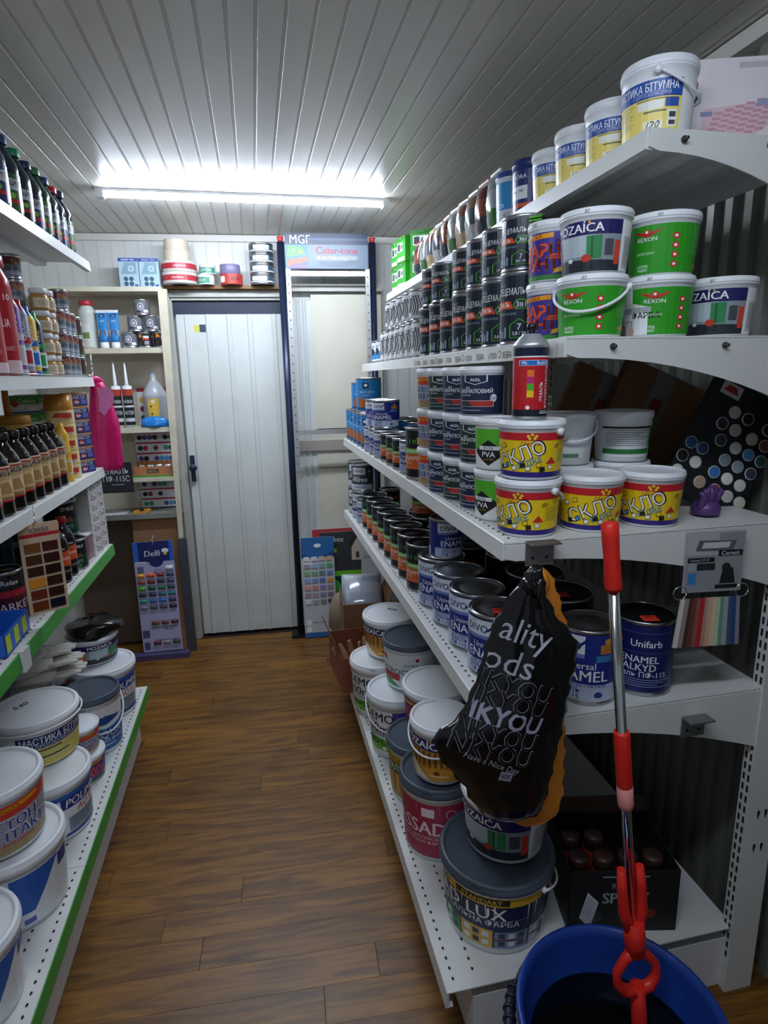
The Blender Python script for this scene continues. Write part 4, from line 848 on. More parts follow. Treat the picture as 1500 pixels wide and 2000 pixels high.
# ================================================================ right side, fourth tier
z = RZ[3]
DL = lambda r=.0705, h=.152: tin(r, h, 'divl', DIVO, TIN)
for k, (x, y) in enumerate([(.523, 1.23), (.523, 1.376), (.522, 1.522), (.52, 1.668)]):
    put(DL(), 'enamel_can', f'{ORD[k]} large blue and white enamel can from the bag on the fourth right shelf', 'can', (x, y, z), face(x, y, -22), 'large blue enamel cans')
put(tin(.05, .12, 'divs', DIVO, mat('#4a2a28', .4)), 'enamel_can', 'smaller blue enamel can stacked on the fourth large one', 'can', (.53, 1.655, z + .152), face(.53, 1.65, 28))
put(DL(.062, .165), 'enamel_can', 'blue and white enamel can behind the mop handle', 'can', (.662, 1.08, z), face(.66, 1.08, -18))
put(tin(.064, .168, 'unif', unifarb(), mat('#15161c', .35, .5)), 'enamel_can', 'dark navy alkyd enamel can beside the swatch fan', 'can', (.798, 1.085, z), face(.8, 1.085, -2))
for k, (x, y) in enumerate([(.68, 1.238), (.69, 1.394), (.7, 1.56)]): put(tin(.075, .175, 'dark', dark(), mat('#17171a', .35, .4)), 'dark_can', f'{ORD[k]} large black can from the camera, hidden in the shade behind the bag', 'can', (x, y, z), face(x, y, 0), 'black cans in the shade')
for k, (x, y, h) in enumerate([(.675, 1.238, .175), (.525, 1.235, .152), (.795, 1.08, .168)]):
    tg = label('redtag', [RC(0, 0, 1, 1, '#e23c28'), T(.5, .5, .5, 'ціна', '#7a1c14', w=.5)], .034, .014, 0, None); tg = tg.copy(); tg.transform(Matrix.Rotation(R(-90), 4, 'X'))
    t = thing('price_tag', ['orange price tag on the black can in the shade', 'orange price tag on the nearest large blue can lid', 'orange price tag on the navy alkyd can lid'][k], 'price tag', (x - .01, y - .03, z + h + .0005), R(-12)); obj('paper', MB().box(-.017, .017, -.014, 0, -.0004, .0002).mesh('paper', mat('#e23c28', .6)), t); obj('print', tg, t, (0, 0, 0))
row([(.505, y, z) for y in (1.81, 1.93, 2.05, 2.17, 2.29, 2.41, 2.53, 2.65)], lambda i: tin(.058, .155, 'rbw', RBW, BLACKM), 'enamel_can', 'black rainbow-lettered enamel can', 'on the fourth right shelf', 'can', 'rainbow-lettered cans', -30)
put(tin(.05, .118, 'rbws', RBW, BLACKM), 'enamel_can', 'rainbow-lettered can stacked on the back row of the fourth right shelf', 'can', (.6, 2.13, z + .155), face(.6, 2.13, -12))
row([(.63, y, z) for y in (1.75, 1.88, 2.0, 2.13, 2.26)], lambda i: tin(.058, .155, 'rbw', RBW, BLACKM), 'enamel_can', 'rainbow-lettered can', 'in the back row, fourth right shelf', 'can', 'rainbow-lettered cans in the back row', -30)
put(tin(.047, .118, 'divs', DIVO), 'enamel_can', 'small white-banded enamel can beyond the rainbow-lettered row', 'can', (.487, 2.762, z), face(.49, 2.76, -30))
for k, y in enumerate((2.875, 2.99)):
    put(tin(.054, .135, 'prim', PRIM), 'primer_can', ['nearer', 'farther'][k] + ' lower grey alkyd primer can at the far end', 'can', (.49, y, z), face(.49, y, -25), 'grey primer cans')
    put(tin(.054, .13, 'prim', PRIM), 'primer_can', ['nearer', 'farther'][k] + ' upper grey alkyd primer can at the far end', 'can', (.492, y, z + .135), face(.49, y, -15), 'grey primer cans')
put(tin(.05, .15, 'rbw', RBW, BLACKM), 'enamel_can', 'dark can behind the grey primer cans', 'can', (.61, 2.8, z), face(.6, 2.8, -10))

# ================================================================ right side, bottom tier
z = RZ[4]
GL = mat('#4c5663', .4, noise=.04)
B = dict(taper=.88, cover=.6, v0=.08, v1=.8)
def bp(x, y, z_, r, h, nm, P, lab, off=-24, **k):
    kk = dict(B); kk.update(k); return put(pail(r, h, nm, P, **kk), 'paint_bucket', lab, 'bucket', (x, y, z_), face(x, y, off))
bp(.505, 1.172, z, .14, .2, 'lux', lux(), 'large facade paint bucket with townhouse label at the near shelf corner', off=-18, lidm=GL, handle=.3, hrot=160, price='550', cover=.5, v0=.1, v1=.84)
bp(.532, 1.19, z + .2, .108, .155, 'moz', MOZ, 'white interior paint bucket stacked on the townhouse bucket', off=-22)
bp(.44, 1.442, z, .112, .235, 'fas', fassad(), 'crimson facade paint bucket with grey lid', off=-16, lidm=GL, price='950', cover=.62, v0=.06, v1=.8)
bp(.445, 1.43, z + .235, .088, .17, 'mozo', MOZO, 'orange latex paint bucket stacked on the crimson bucket', handle=.3)
bp(.445, 1.665, z, .108, .2, 'gold', gold(), 'golden enamel paint bucket with dark lid', lidm=GL, price='800', off=-10)
bp(.51, 1.69, z + .2, .112, .16, 'kv', KV, 'purple quartz primer bucket stacked on the golden bucket', off=-30)
bp(.43, 1.91, z, .11, .235, 'demo', DEMO, 'nearer purple economy paint bucket with white lid', off=-10, handle=.35)
bp(.49, 1.94, z + .235, .104, .175, 'sheet', sheet(), 'white putty bucket with dark grey lid stacked on a purple bucket', lidm=GL, off=-26)
bp(.41, 2.185, z, .11, .225, 'demo', DEMO, 'farther purple economy paint bucket next to the cardboard box', off=-8, price='780')
bp(.475, 2.22, z + .225, .112, .165, 'mozo', MOZO, 'orange latex paint bucket stacked on the farther purple bucket', off=-30, top='928')
for k, (x, y) in enumerate([(.72, 1.62), (.7, 1.9), (.7, 2.2)]): bp(x, y, z, .115, .22, 'wh', None, f'{ORD[k]} plain white bucket from the camera behind the bottom right row')
# carton of spray cans at the near end
t = thing('spray_carton', 'black open carton of spray cans on the bottom right shelf', 'carton', (.80, 1.15, z), face(.8, 1.1, 24))
w, d, h = .26, .2, .17
b = MB().box(-w/2, w/2, -d/2, -d/2+.003, 0, h).box(-w/2, w/2, d/2-.003, d/2, 0, h).box(-w/2, -w/2+.003, -d/2, d/2, 0, h).box(w/2-.003, w/2, -d/2, d/2, 0, h).box(-w/2, w/2, -d/2, d/2, 0, .003)
obj('body', b.mesh('body', mat('#17171a', .6)), t)
obj('flap', fixn(MB().prism([(-w/2, h), (w/2, h), (w/2 - .01, h + .05), (-w/2 + .02, h + .045)], d/2-.002, d/2+.001).mesh('flap', mat('#4a382c', .8))), t)
obj('label', label('spb', [PG('#b3262a', (.42, .84), (.6, .84), (.56, .96), (.46, .96)), RC(.3, .9, .42, .92, '#a8adb2'), RC(.6, .9, .72, .92, '#a8adb2'), T(.51, .76, .09, 'REXON', '#b8bcc0', w=.24), T(.52, .56, .17, 'SPRAY', '#c4c8cc', w=.42, b=.04), EL(.75, .3, .08, '#7a2c1c'), EL(.66, .18, .06, '#8a3a24'), EL(.25, .25, .1, '#2c2c30')], w, h, 0, None, y=-d/2), t)
for k in range(6):
    x = -.095 + (k % 4) * .06; y_ = -.05 + (k // 4) * .07
    q = put([('body', cached('scb', lambda: MB().lathe([(.024, 0), (.026, .003), (.026, .13), (.018, .14), (.0001, .141)], 20).mesh('body', mat('#8a2c24', .35)))), ('cap', cached('scc', lambda: MB().lathe([(.024, .132), (.024, .165), (.02, .17), (.0001, .17)], 20).mesh('cap', mat('#3a2420', .4))))], 'spray_can', f'{ORD[k]} spray can from the left inside the black carton', 'can', (0, 0, 0), 0, 'spray cans in the black carton')
    p = Matrix.Translation(t.location) @ Matrix.Rotation(t.rotation_euler.z, 4, 'Z') @ Vector((x, y_, .0032)); q.location = p
t = thing('paper_tag', 'white paper tag hanging beside the townhouse bucket', 'tag', (.665, 1.03, .26), face(.66, 1.03, -10), None, (0, R(12), face(.66, 1.03, -30)))
obj('paper', MB().box(-.014, .014, 0, .0008, 0, .085).mesh('paper', mat('#c9ccd4', .7)), t); obj('print', label('tag', lines(.1, .9, .2, .9, 6, '#8a90a4', .3), .028, .085, 0, None), t)

# cardboard boxes at the far end of the bottom tier
def open_box(w, d, h, m_, flaps):
    b = MB().box(-w/2, w/2, -d/2, -d/2+.004, 0, h).box(-w/2, w/2, d/2-.004, d/2, 0, h).box(-w/2, -w/2+.004, -d/2+.004, d/2-.004, 0, h).box(w/2-.004, w/2, -d/2+.004, d/2-.004, 0, h).box(-w/2+.004, w/2-.004, -d/2+.004, d/2-.004, 0, .004)
    P = [('body', b.mesh('body', m_))]
    for a, sx in flaps:
        f = MB(); n = 6; pr = [(sx*(w/2) + sx*math.cos(R(a))*.09*i/n, h + math.sin(R(a))*.09*i/n + .012*math.sin(PI*i/n)) for i in range(n+1)]
        f.prism(pr + [(x, z_ - .003) for x, z_ in pr[::-1]], -d/2, d/2); P.append(('flap', fixn(f.mesh('flap', m_))))
    return P
t = put(open_box(.17, .3, .16, CARDR, [(70, -1)]), 'cardboard_box', 'open red-brown cardboard box of wooden brushes at the end of the bottom right shelf', 'box', (.36, 2.47, z), R(4))
for k in range(6):
    q = put([('handle', cached('brh', lambda: fixn(MB().prism([(-.011, 0), (.011, 0), (.009, .06), (.013, .11), (.008, .16), (-.008, .16), (-.013, .11), (-.009, .06)], -.005, .005).mesh('handle', mat('#b08f68', .5, noise=.15)))))], 'brush', f'{ORD[k]} wooden brush handle from the aisle sticking out of the red-brown box', 'brush', (.342 + .016*k, 2.42 + .02*(k % 3), z + .012), R(30*k), 'brush handles', (R(-22 + 5*k), R(-30 + 12*k), R(20*k)))
t = put(open_box(.22, .26, .27, CARD, [(60, 1)]), 'cardboard_box', 'tall brown cardboard box holding a foil-wrapped pack behind the brushes', 'box', (.46, 2.765, z), R(-4))
put([('film', pouch(.2, .2, .07, ('#c4cad2', '#aab4c4', '#b8c0cc', '#c8ced6'), 44))], 'foil_pack', 'silvery film-wrapped pack sticking out of the tall brown cardboard box', 'pack', (.45, 2.74, z + .2), 0, None, (R(-48), 0, R(-8)))
put([('body', cached('sack', lambda: MB().lathe([(.05, 0), (.075, .02), (.07, .12), (.05, .18), (.03, .2), (.0001, .205)], 16).mesh('body', mat('#8a7d68', .8, noise=.15, bump=.4))))], 'paper_sack', 'crumpled tan paper sack behind the tall brown cardboard box', 'sack', (.38, 2.985, z), 0)

# ================================================================ hanging bags, mop, bucket, swatch fan
def bag(rows, y0, thick, m_, sd, crease=.004):
    """crumpled bag: rows of (z, x_left, x_right) from the top down; returns mesh and its front surface"""
    rnd = random.Random(sd); ph = [rnd.uniform(0, 6) for _ in range(8)]
    zt, zb = rows[0][0], rows[-1][0]
    def front(x, z_):
        for a, b_ in zip(rows, rows[1:]):
            if b_[0] <= z_ <= a[0]:
                t = (a[0] - z_) / (a[0] - b_[0]); xl = a[1] + (b_[1] - a[1]) * t; xr = a[2] + (b_[2] - a[2]) * t; break
        else: xl, xr = rows[-1][1:] if z_ < zb else rows[0][1:]
        u = min(max((x - xl) / max(xr - xl, 1e-5), 0), 1); v = (zt - z_) / (zt - zb)
        e = (max(math.sin(PI * u), 0) ** .6) * (.35 + .65 * min(1, v * 1.6)) * (1 if v < .93 else max(0, (1 - v) / .07) ** .5)
        w = crease * (math.sin(30 * (u - .5) * (1.2 - v) + ph[0]) * (1 - v) ** 2 * 2.2 + math.sin(9 * u + 13 * v + ph[1]) * .7 + math.sin(23 * v - 8 * u + ph[2]) * .4 + math.sin(30 * u * v + ph[3]) * .4)
        return y0 - thick * .5 * e - w * e
    b = MB(); nx, nz = 26, 44
    for s_ in (0, 1):
        for j in range(nz + 1):
            z_ = zt + (zb - zt) * j / nz
            for a, b_ in zip(rows, rows[1:]):
                if b_[0] - 1e-9 <= z_ <= a[0] + 1e-9:
                    t = (a[0] - z_) / (a[0] - b_[0]); xl = a[1] + (b_[1] - a[1]) * t; xr = a[2] + (b_[2] - a[2]) * t; break
            jag = .004 * math.sin(j * 1.7 + sd)
            for i in range(nx + 1):
                x = xl + jag + (xr - xl) * i / nx; yf = front(x, z_)
                b.v.append((x, yf if s_ == 0 else 2 * y0 - yf, z_))
    n = (nx + 1) * (nz + 1)
    for s_ in (0, 1):
        for j in range(nz):
            for i in range(nx): a = s_*n + j*(nx+1) + i; b.face([a, a+nx+1, a+nx+2, a+1], 0, None, True)
    for j in range(nz):
        for i in (0, nx): a = j*(nx+1) + i; b.face([a, a+nx+1, a+n+nx+1, a+n])
    for i in range(nx): b.face([i, i+1, n+i+1, n+i]); a = nz*(nx+1) + i; b.face([a, a+1, n+a+1, n+a])
    return fixn(b.mesh('film', m_)), front
FILMB = mat('#0b0b0e', .22, coat=.3); FILMO = mat('#d8862c', .35, noise=.12, nscale=30)
rows = [(1.166, 0.46, 0.482), (1.124, 0.428, 0.488), (1.1, 0.411, 0.495), (1.061, 0.389, 0.517), (1.014, 0.374, 0.559), (0.974, 0.365, 0.559), (0.924, 0.346, 0.549), (0.884, 0.324, 0.544), (0.87, 0.288, 0.542), (0.85, 0.279, 0.539), (0.824, 0.284, 0.535), (0.79, 0.304, 0.526), (0.743, 0.338, 0.519), (0.697, 0.359, 0.511), (0.661, 0.39, 0.5), (0.646, 0.439, 0.487)]
me, front = bag(rows, .945, .05, FILMB, 3, .0024)
t = thing('plastic_bag', 'black printed carrier bag hanging from the third right shelf end', 'bag', (0, 0, 0))
obj('film', me, t)
BR = rows
def bag_left(z_):
    for a, b_ in zip(BR, BR[1:]):
        if b_[0] <= z_ <= a[0]: t_ = (a[0] - z_) / (a[0] - b_[0]); return a[1] + (b_[1] - a[1]) * t_
    return BR[-1][1]
def on_bag(s_, cx, cz, h, rot, col, b_=.01, outline=False, sx=1):
    P, tw = text_polys(s_, 0); d_ = max(b_, 0); P = [[(x + i_, y + j_) for x, y in q] for i_, j_ in (((-d_, -d_), (d_, -d_), (-d_, d_), (d_, d_)) if d_ > .009 else ((0, 0),)) for q in P]; a = R(rot); ca, sa = math.cos(a), math.sin(a); m_ = MB()
    for q in P:
        k = len(m_.v)
        for x, y in q:
            X = cx + (x * sx * ca - y * sa) * h; Z = cz + (x * sx * sa + y * ca) * h; X = max(X, bag_left(Z) + .006); m_.v.append((X, front(X, Z) - .0016 - (.0004 if b_ < 0 else 0), Z))
        m_.face(list(range(k, k + len(q))), 0, lin(col))
    return m_
TB = MB()
def merge(a, b_):
    k = len(a.v); a.v += b_.v
    for f, m_, c, s_ in zip(b_.f, b_.m, b_.c, b_.sm): a.face([i + k for i in f], m_, c, s_)
ang = -22
merge(TB, on_bag('ality', 0.451, 1.045, .044, ang, '#b4b2c0', .006, sx=.98)); merge(TB, on_bag('ods', 0.418, 0.995, .046, ang, '#b4b2c0', .006, sx=1.05))
for k, (cx, cz) in enumerate([(0.421, 0.948), (0.412, 0.919), (0.403, 0.888), (0.394, 0.855), (0.384, 0.824)]):
    if k == 2: merge(TB, on_bag('NKYOU', cx, cz, .034, ang, '#a5a2b8', .03, sx=.98))
    else:
        merge(TB, on_bag('NKYOU', cx, cz, .034, ang, '#86868e', .03, sx=.98)); x_ = on_bag('NKYOU', cx, cz, .034, ang, '#0b0b0e', .0, sx=.98)
        x_.v = [(p[0], p[1] - .0012, p[2]) for p in x_.v]; merge(TB, x_)
merge(TB, on_bag('Have a Nice Day', 0.385, 0.799, .012, ang - 4, '#9a9aa2', .01))
obj('print', TB.mesh('print', print_mat(.35)), t)
obj('recycle_label', label('rcl', [RC(0, 0, 1, 1, '#8a8894'), T(.5, .5, .5, 'HDPE', '#1a1a1e', w=.7)], .026, .018, 0, None), t, (0.409, front(0.409, 0.759) - .002,  0.759), (0, R(18), 0))
obj('knot', MB().tube([(.475, .945, 1.09), (.47, .94, 1.115), (.478, .945, 1.135), (.482, .955, 1.15)], [.014, .008, .012, .003], 10).tube([(.468, .94, 1.11), (.45, .93, 1.135), (.44, .93, 1.15)], [.006, .012, .002], 8).mesh('knot', FILMB), t)
t = thing('plastic_bag', 'orange carrier bag hanging behind the black bag', 'bag', (0, 0, 0))
rows = [(1.15, 0.49, 0.504), (1.122, 0.482, 0.526), (1.086, 0.473, 0.538), (1.012, 0.476, 0.561), (0.905, 0.469, 0.56), (0.782, 0.462, 0.564), (0.678, 0.454, 0.567), (0.632, 0.439, 0.564), (0.6, 0.468, 0.548), (0.591, 0.491, 0.531)]
me, _f = bag(rows, .983, .02, FILMO, 5, .002); obj('film', me, t)
obj('knot', MB().tube([(.5, .983, 1.09), (.503, .98, 1.12), (.498, .985, 1.15)], [.008, .013, .003], 10).mesh('knot', FILMO), t)

BLU = mat('#1c3f96', .38, noise=.04)
t = thing('mop_bucket', 'large blue plastic bucket on the floor below the shelf end', 'bucket', (.60, .79, 0))
rr = .188; hz = .32
obj('body', MB().lathe([(.13, .006), (.135, 0), (.14, .004), (.185, hz-.02), (.193, hz-.018), (rr+.006, hz-.006), (rr+.004, hz), (rr-.004, hz), (.178, hz-.02), (.132, .012), (.0001, .012)], 48, cap=(True, False)).mesh('body', BLU), t)
b = MB(); pts = [(-.203*math.cos(PI*i/16), -.206*math.sin(PI*i/16), hz - .012 - .05*math.sin(PI*i/16)) for i in range(17)]
a_ = R(-96); pts = [(x*math.cos(a_) - y*math.sin(a_), x*math.sin(a_) + y*math.cos(a_), z_) for x, y, z_ in pts]
b.tube(pts, .004, 8)
h_ = obj('handle', b.mesh('handle', BLK), t)
b = MB(); b.tube(pts[5:12], .011, 10)
for i in range(10, 23):
    f = i / 32 * 16; k = int(f); p = [pts[k][c] + (pts[k+1][c] - pts[k][c]) * (f - k) for c in range(3)]; q = [pts[k+1][c] - pts[k][c] for c in range(3)]; L_ = math.sqrt(sum(c*c for c in q)); b.tube([tuple(p[c] - q[c]/L_*.003 for c in range(3)), tuple(p[c] + q[c]/L_*.003 for c in range(3))], .0135, 10)
obj('grip', b.mesh('grip', mat('#1a2030', .5)), h_)
obj('water', MB().lathe([(.1645, .22), (.0001, .2201)], 40, cap=(False, False)).mesh('water', mat('#05070c', .06)), t)
t = thing('mop', 'mop with red grips and chrome pole standing in the blue bucket', 'mop', (0, 0, 0))
A_, B_ = Vector((.566, .878, 1.256)), Vector((.655, .835, .37))
def along(s_): return A_ + (B_ - A_) * s_
def seg(name, s0, s1, prof, m_, n=24):
    ax = (B_ - A_).normalized(); L_ = (B_ - A_).length; me = MB().lathe([(r_, (q - s0) * L_) for r_, q in prof], n).mesh(name, m_)
    q = ax.to_track_quat('Z', 'Y').to_matrix().to_4x4(); me.transform(Matrix.Translation(along(s0)) @ q); return obj(name, me, t)
REDP = mat('#e0281c', .38)
seg('pole', .1, .93, [(.0095, .1), (.0095, .93)], CHROME)
seg('grip', 0, .135, [(.009, 0), (.0145, .004), (.0145, .03), (.0135, .07), (.015, .128), (.014, .135)], REDP)
seg('sleeve', .435, .56, [(.0135, .435), (.0145, .44), (.0145, .555), (.013, .56)], REDP)
seg('collar', .56, .61, [(.0145, .56), (.0145, .6), (.0125, .61)], mat('#d88a84', .3))
X_ = (B_ - A_).normalized()
fm = MB(); Hp = along(.78)
def loop(cx, cz, w, h, y, r_, flat_=1):
    pts = [(cx + w * math.cos(a), y, cz + h * math.sin(a)) for a in [2*PI*i/24 for i in range(25)]]; return pts
def lp(s_, dx): p = along(s_); return (p.x + dx, p.y - .004, p.z)
fm.tube([lp(.75, -.019), lp(.8, -.02), lp(.86, -.019), lp(.9, -.008)], [.008, .01, .011, .013], 10).tube([lp(.75, .019), lp(.8, .02), lp(.86, .019), lp(.9, .008)], [.008, .01, .011, .013], 10)
fm.tube([lp(.88, 0), lp(.93, 0), lp(.965, 0)], [.019, .021, .018], 12)
obj('joint_fork', fm.mesh('joint_fork', REDP), t)
fm = MB(); fm.tube([lp(.955, 0), lp(.975, -.022), lp(1.005, -.042), lp(1.035, -.042), lp(1.058, -.028), lp(1.065, 0), lp(1.058, .028), lp(1.035, .042), lp(1.005, .042), lp(.975, .022), lp(.955, 0)], [.013, .0095, .0085, .0095, .012, .013, .012, .0095, .0085, .0095, .013], 10)
obj('pedal_loop', fm.mesh('pedal_loop', REDP), t)
fm = MB(); fm.tube([lp(1.05, 0), lp(1.16, 0), lp(1.2, 0)], [.014, .015, .016], 12); fm.tube([lp(1.2, -.01), lp(1.24, -.04), lp(1.28, -.05)], [.014, .014, .012], 10).tube([lp(1.2, .01), lp(1.24, .04), lp(1.28, .05)], [.014, .014, .012], 10)
obj('head_frame', fm.mesh('head_frame', REDP), t)
# swatch fan and card
t = thing('swatch_card', 'grey grout swatch card with colour strips hanging at the shelf end', 'swatch card', (.872, .985, 0), R(-6))
cdp = [RC(0, 0, 1, 1, '#8f9094'), RC(.0, .62, .55, 1, '#b0aeb0'), PG('#5a5c62', (.15, .7), (.8, .68), (.86, .86), (.2, .88)), PG('#c8c6c8', (.25, .74), (.72, .74), (.76, .84), (.28, .84)), RC(.56, .6, .98, .7, '#17181c'), T(.77, .65, .075, 'Ceresit', '#f2f4f4', w=.36, b=.02), RC(.03, .5, .5, .58, '#17181c'), T(.24, .54, .04, 'Ceresit CE 33', '#dfe0e2', w=.4), RC(.2, .36, .52, .48, '#26272c'), RC(.05, .36, .18, .48, '#9aa0a8'), RC(.06, .12, .2, .32, '#3a7ab8'), EL(.72, .4, .08, '#2a2420'), PG('#1c1d22', (.62, .12), (.9, .12), (.84, .4), (.66, .36)), RC(.55, .03, .95, .1, '#1c1d22')]
obj('card', MB().box(-.062, .062, 0, .002, 1.065, 1.19).mesh('card', mat('#a8a8ac', .5)), t)
obj('print', label('cer', cdp, .12, .12, 1.0675, None), t)
b = MB()
for sx in (-.066, .066): b.tube([(sx + .014*math.cos(a), 0, 1.065 + .014*math.sin(a)) for a in [2*PI*i/14 for i in range(15)]], .0012, 6)
obj('ring', b.mesh('ring', CHROME), t)
cs = ['#d8d4cc', '#9a8a80', '#4a302c', '#6a3a34', '#8a5a50', '#b3262a', '#b08878', '#d0a88c', '#dcc09a', '#b8c8a8', '#6a9a74', '#9aa4b8', '#4a5668', '#2c4a7a', '#8a8a98']
for i, c in enumerate(cs):
    o = obj('swatch_strip', cached('strip', lambda: MB().box(-.0048, .0048, 0, .003, -.105, 0).mesh('strip', WHITE)).copy(), t, (-.058 + i*.0083, -.001 - .0006*(i % 2), 1.052), (0, R(5 - i*.7), 0)); o.data.materials.clear(); o.data.materials.append(mat(c, .4))

# ================================================================ left side, top tier
z = LZ[0]
def lrow(items, fn, name, desc, where, cat, group, off=24): return row(items, fn, name, desc, where, cat, group, off)
PET = [mat(c, .12, noise=.1, coat=.5) for c in ('#2a3a44', '#1f4a34', '#3a464e', '#1c2a44', '#26303c')]; CAPS = [mat(c, .4) for c in ('#2c7a4a', '#c02c2c', '#24406a', '#1f8a5a', '#1c2c50')]
SOLV = [solvent('#3c6a3c'), solvent('#1c2c34'), solvent('#2c3c6a')]
row([(-.617, y, z) for y in (1.66, 1.75, 1.84, 1.93, 2.02, 2.11, 2.19, 2.27, 2.35, 2.43)], lambda i: bottle(.036, .215 - .004*(i % 3), PET[i % 5], CAPS[[0, 1, 3, 2, 3, 4, 0, 2, 1, 4][i]], 'solv%d' % (i % 3), SOLV[i % 3]), 'solvent_bottle', 'glossy solvent bottle', 'on the top left shelf', 'bottle', 'solvent bottles on the top left shelf', 24)
row([(-.7, y, z) for y in (1.75, 1.88, 2.0, 2.12)], lambda i: bottle(.038, .235, PET[(i + 2) % 5], CAPS[(i * 2) % 5], 'solv%d' % ((i + 1) % 3), SOLV[(i + 1) % 3]), 'solvent_bottle', 'taller solvent bottle', 'in the back row, top left shelf', 'bottle', 'solvent bottles in the back row', 24)
# ---------------- second tier
z = LZ[1]
REDC = mat('#b3202a', .3, noise=.05)
aq = [RC(0, 0, 1, 1, '#b3202a'), RC(0, 0, 1, .16, '#e3c4c8'), T(.45, .6, .1, 'AQUA', '#ffffff', w=.2, b=.02), T(.45, .3, .05, 'ВОЛОГОЗАХИСТ', '#f0d0d4', w=.26), RC(.34, .72, .44, .86, '#eceff2'), T(.39, .8, .06, 'Aqua', '#23282e', w=.08), T(.55, .9, .07, '10', '#ffffff', w=.08)]
for k, (x, y, h) in enumerate([(-.638, 1.695, .24), (-.638, 1.79, .3)]):
    put(bottle(.042, h, REDC, REDC, 'aq', aq, v0=.02, v1=.72, neck=.7, shoulder=.74, capr=.034, key='j'), 'red_canister', ['shorter', 'taller'][k] + ' red primer canister at the near end of the second left shelf', 'canister', (x, y, z), face(x, y, 26), 'red canisters')
put([('carton', fixn(MB().prism([(-.03, 0), (.03, 0), (.03, .13), (0, .165), (-.03, .13)], -.03, .03).mesh('carton', mat('#e3d0d4', .5))))], 'gable_carton', 'white and pink gable carton at the left picture edge', 'carton', (-.642, 1.603, z), R(40))
tubes = [('#6a3a9a', '#c8ccd4', 'purple and silver'), ('#8a939c', '#b3262e', 'grey and red'), ('#e0b02c', '#2c6ab8', 'yellow and blue'), ('#1c2c34', '#2c9a4a', 'black and green')]
def tubeitem(w, h, c0, c1, nm):
    b = MB(); n = 10
    pr = [(w*.5*(.75 + .25*math.sin(PI*.5*i/n)), h*i/n) for i in range(n+1)]
    def mk():
        m_ = MB().lathe([(w*.5, 0), (w*.5, h*.06), (w*.47, h*.08), (w*.47, h*.8), (w*.36, h*.86), (w*.2, h*.93), (w*.18, h), (.0001, h)], 20)
        for i, f in enumerate(m_.f):
            zc = sum(m_.v[q][2] for q in f) / len(f); m_.m[i] = 1 if zc < h*.07 or zc > h*.84 else 0
        return m_.mesh('body', [mat(c0, .35), mat(c1, .35)])
    return [('body', cached(('tb', w, h, c0, c1), mk)), ('label', label('tb' + nm, [RC(0, .05, 1, .42, '#d5d9de'), RC(0, .5, 1, .62, c1), T(.45, .76, .12, 'FUEL' if nm[0] == 'b' else 'GLUE', '#eef1f4', rot=90, b=.03), RC(.35, .1, .6, .36, c1)], 2*PI*w*.47*.9, h*.66, h*.1, w*.47, w*.47))]
for k, (c0, c1, nm) in enumerate(tubes):
    y = 1.866 + .057*k; put(tubeitem(.05, .22 - .012*k, c0, c1, nm), 'fuel_bottle', nm + ' bottle between the red canisters and the jars', 'bottle', (-.63, y, z), face(-.63, y, 28), 'slim bottles on the second left shelf')
AMB = mat('#b98a4a', .12, noise=.25, nscale=40, coat=.5)
jar = [('body', MB().lathe([(.024, 0), (.027, .003), (.027, .04), (.022, .046), (.022, .05)], 24).mesh('body', AMB)), ('lid', MB().lathe([(.0245, .048), (.0245, .063), (.023, .065), (.0001, .065)], 24).mesh('lid', PLW)), ('label', label('jar', [RC(0, 0, 1, 1, '#d9cdb4'), RC(.2, .2, .8, .8, '#c3b294')], .06, .028, .008, .027, .027))]
for c in range(2):
    for j in range(4): put(jar, 'gold_jar', f'{["lowest", "second", "third", "topmost"][j]} gold powder jar of the {["nearer", "farther"][c]} stack', 'jar', (-.626, 2.105 + .062*c, z + .0655*j), face(-.626, 2.1, 30), 'gold powder jars')
PH = phantom()
for c, (x, y, n) in enumerate([(-.70, 2.13, 5), (-.668, 2.245, 4), (-.63, 2.245 + .02, 3), (-.632, 2.335, 4), (-.632, 2.396, 3)]):
    for j in range(n if c != 1 else 3): put(tin(.0285, .072, 'phan', PH, TIN), 'putty_tin', f'{ORD[j]} silver-red tin from below in the {ORD[c]} stack from the camera', 'tin', (x - (.03 if c == 1 else 0), y, z + .072*j), face(x, y, 28), 'silver-red tins on the second left shelf')
CAT = [RC(0, 0, 1, 1, '#4a2c28'), EL(.4, .5, .3, '#8fb0d8', .25), EL(.45, .35, .2, '#5a3a30', .2), RC(0, 0, 1, .2, '#3f5a34'), RC(.6, .6, .8, .9, '#e3d8c4')]
for j in range(3): put(tin(.027, .07, 'cat', CAT, TIN), 'wax_tin', ['lowest', 'middle', 'topmost'][j] + ' brown picture tin at the far end of the second left shelf', 'tin', (-.628, 2.455, z + .07*j), face(-.628, 2.455, 28), 'brown picture tins')
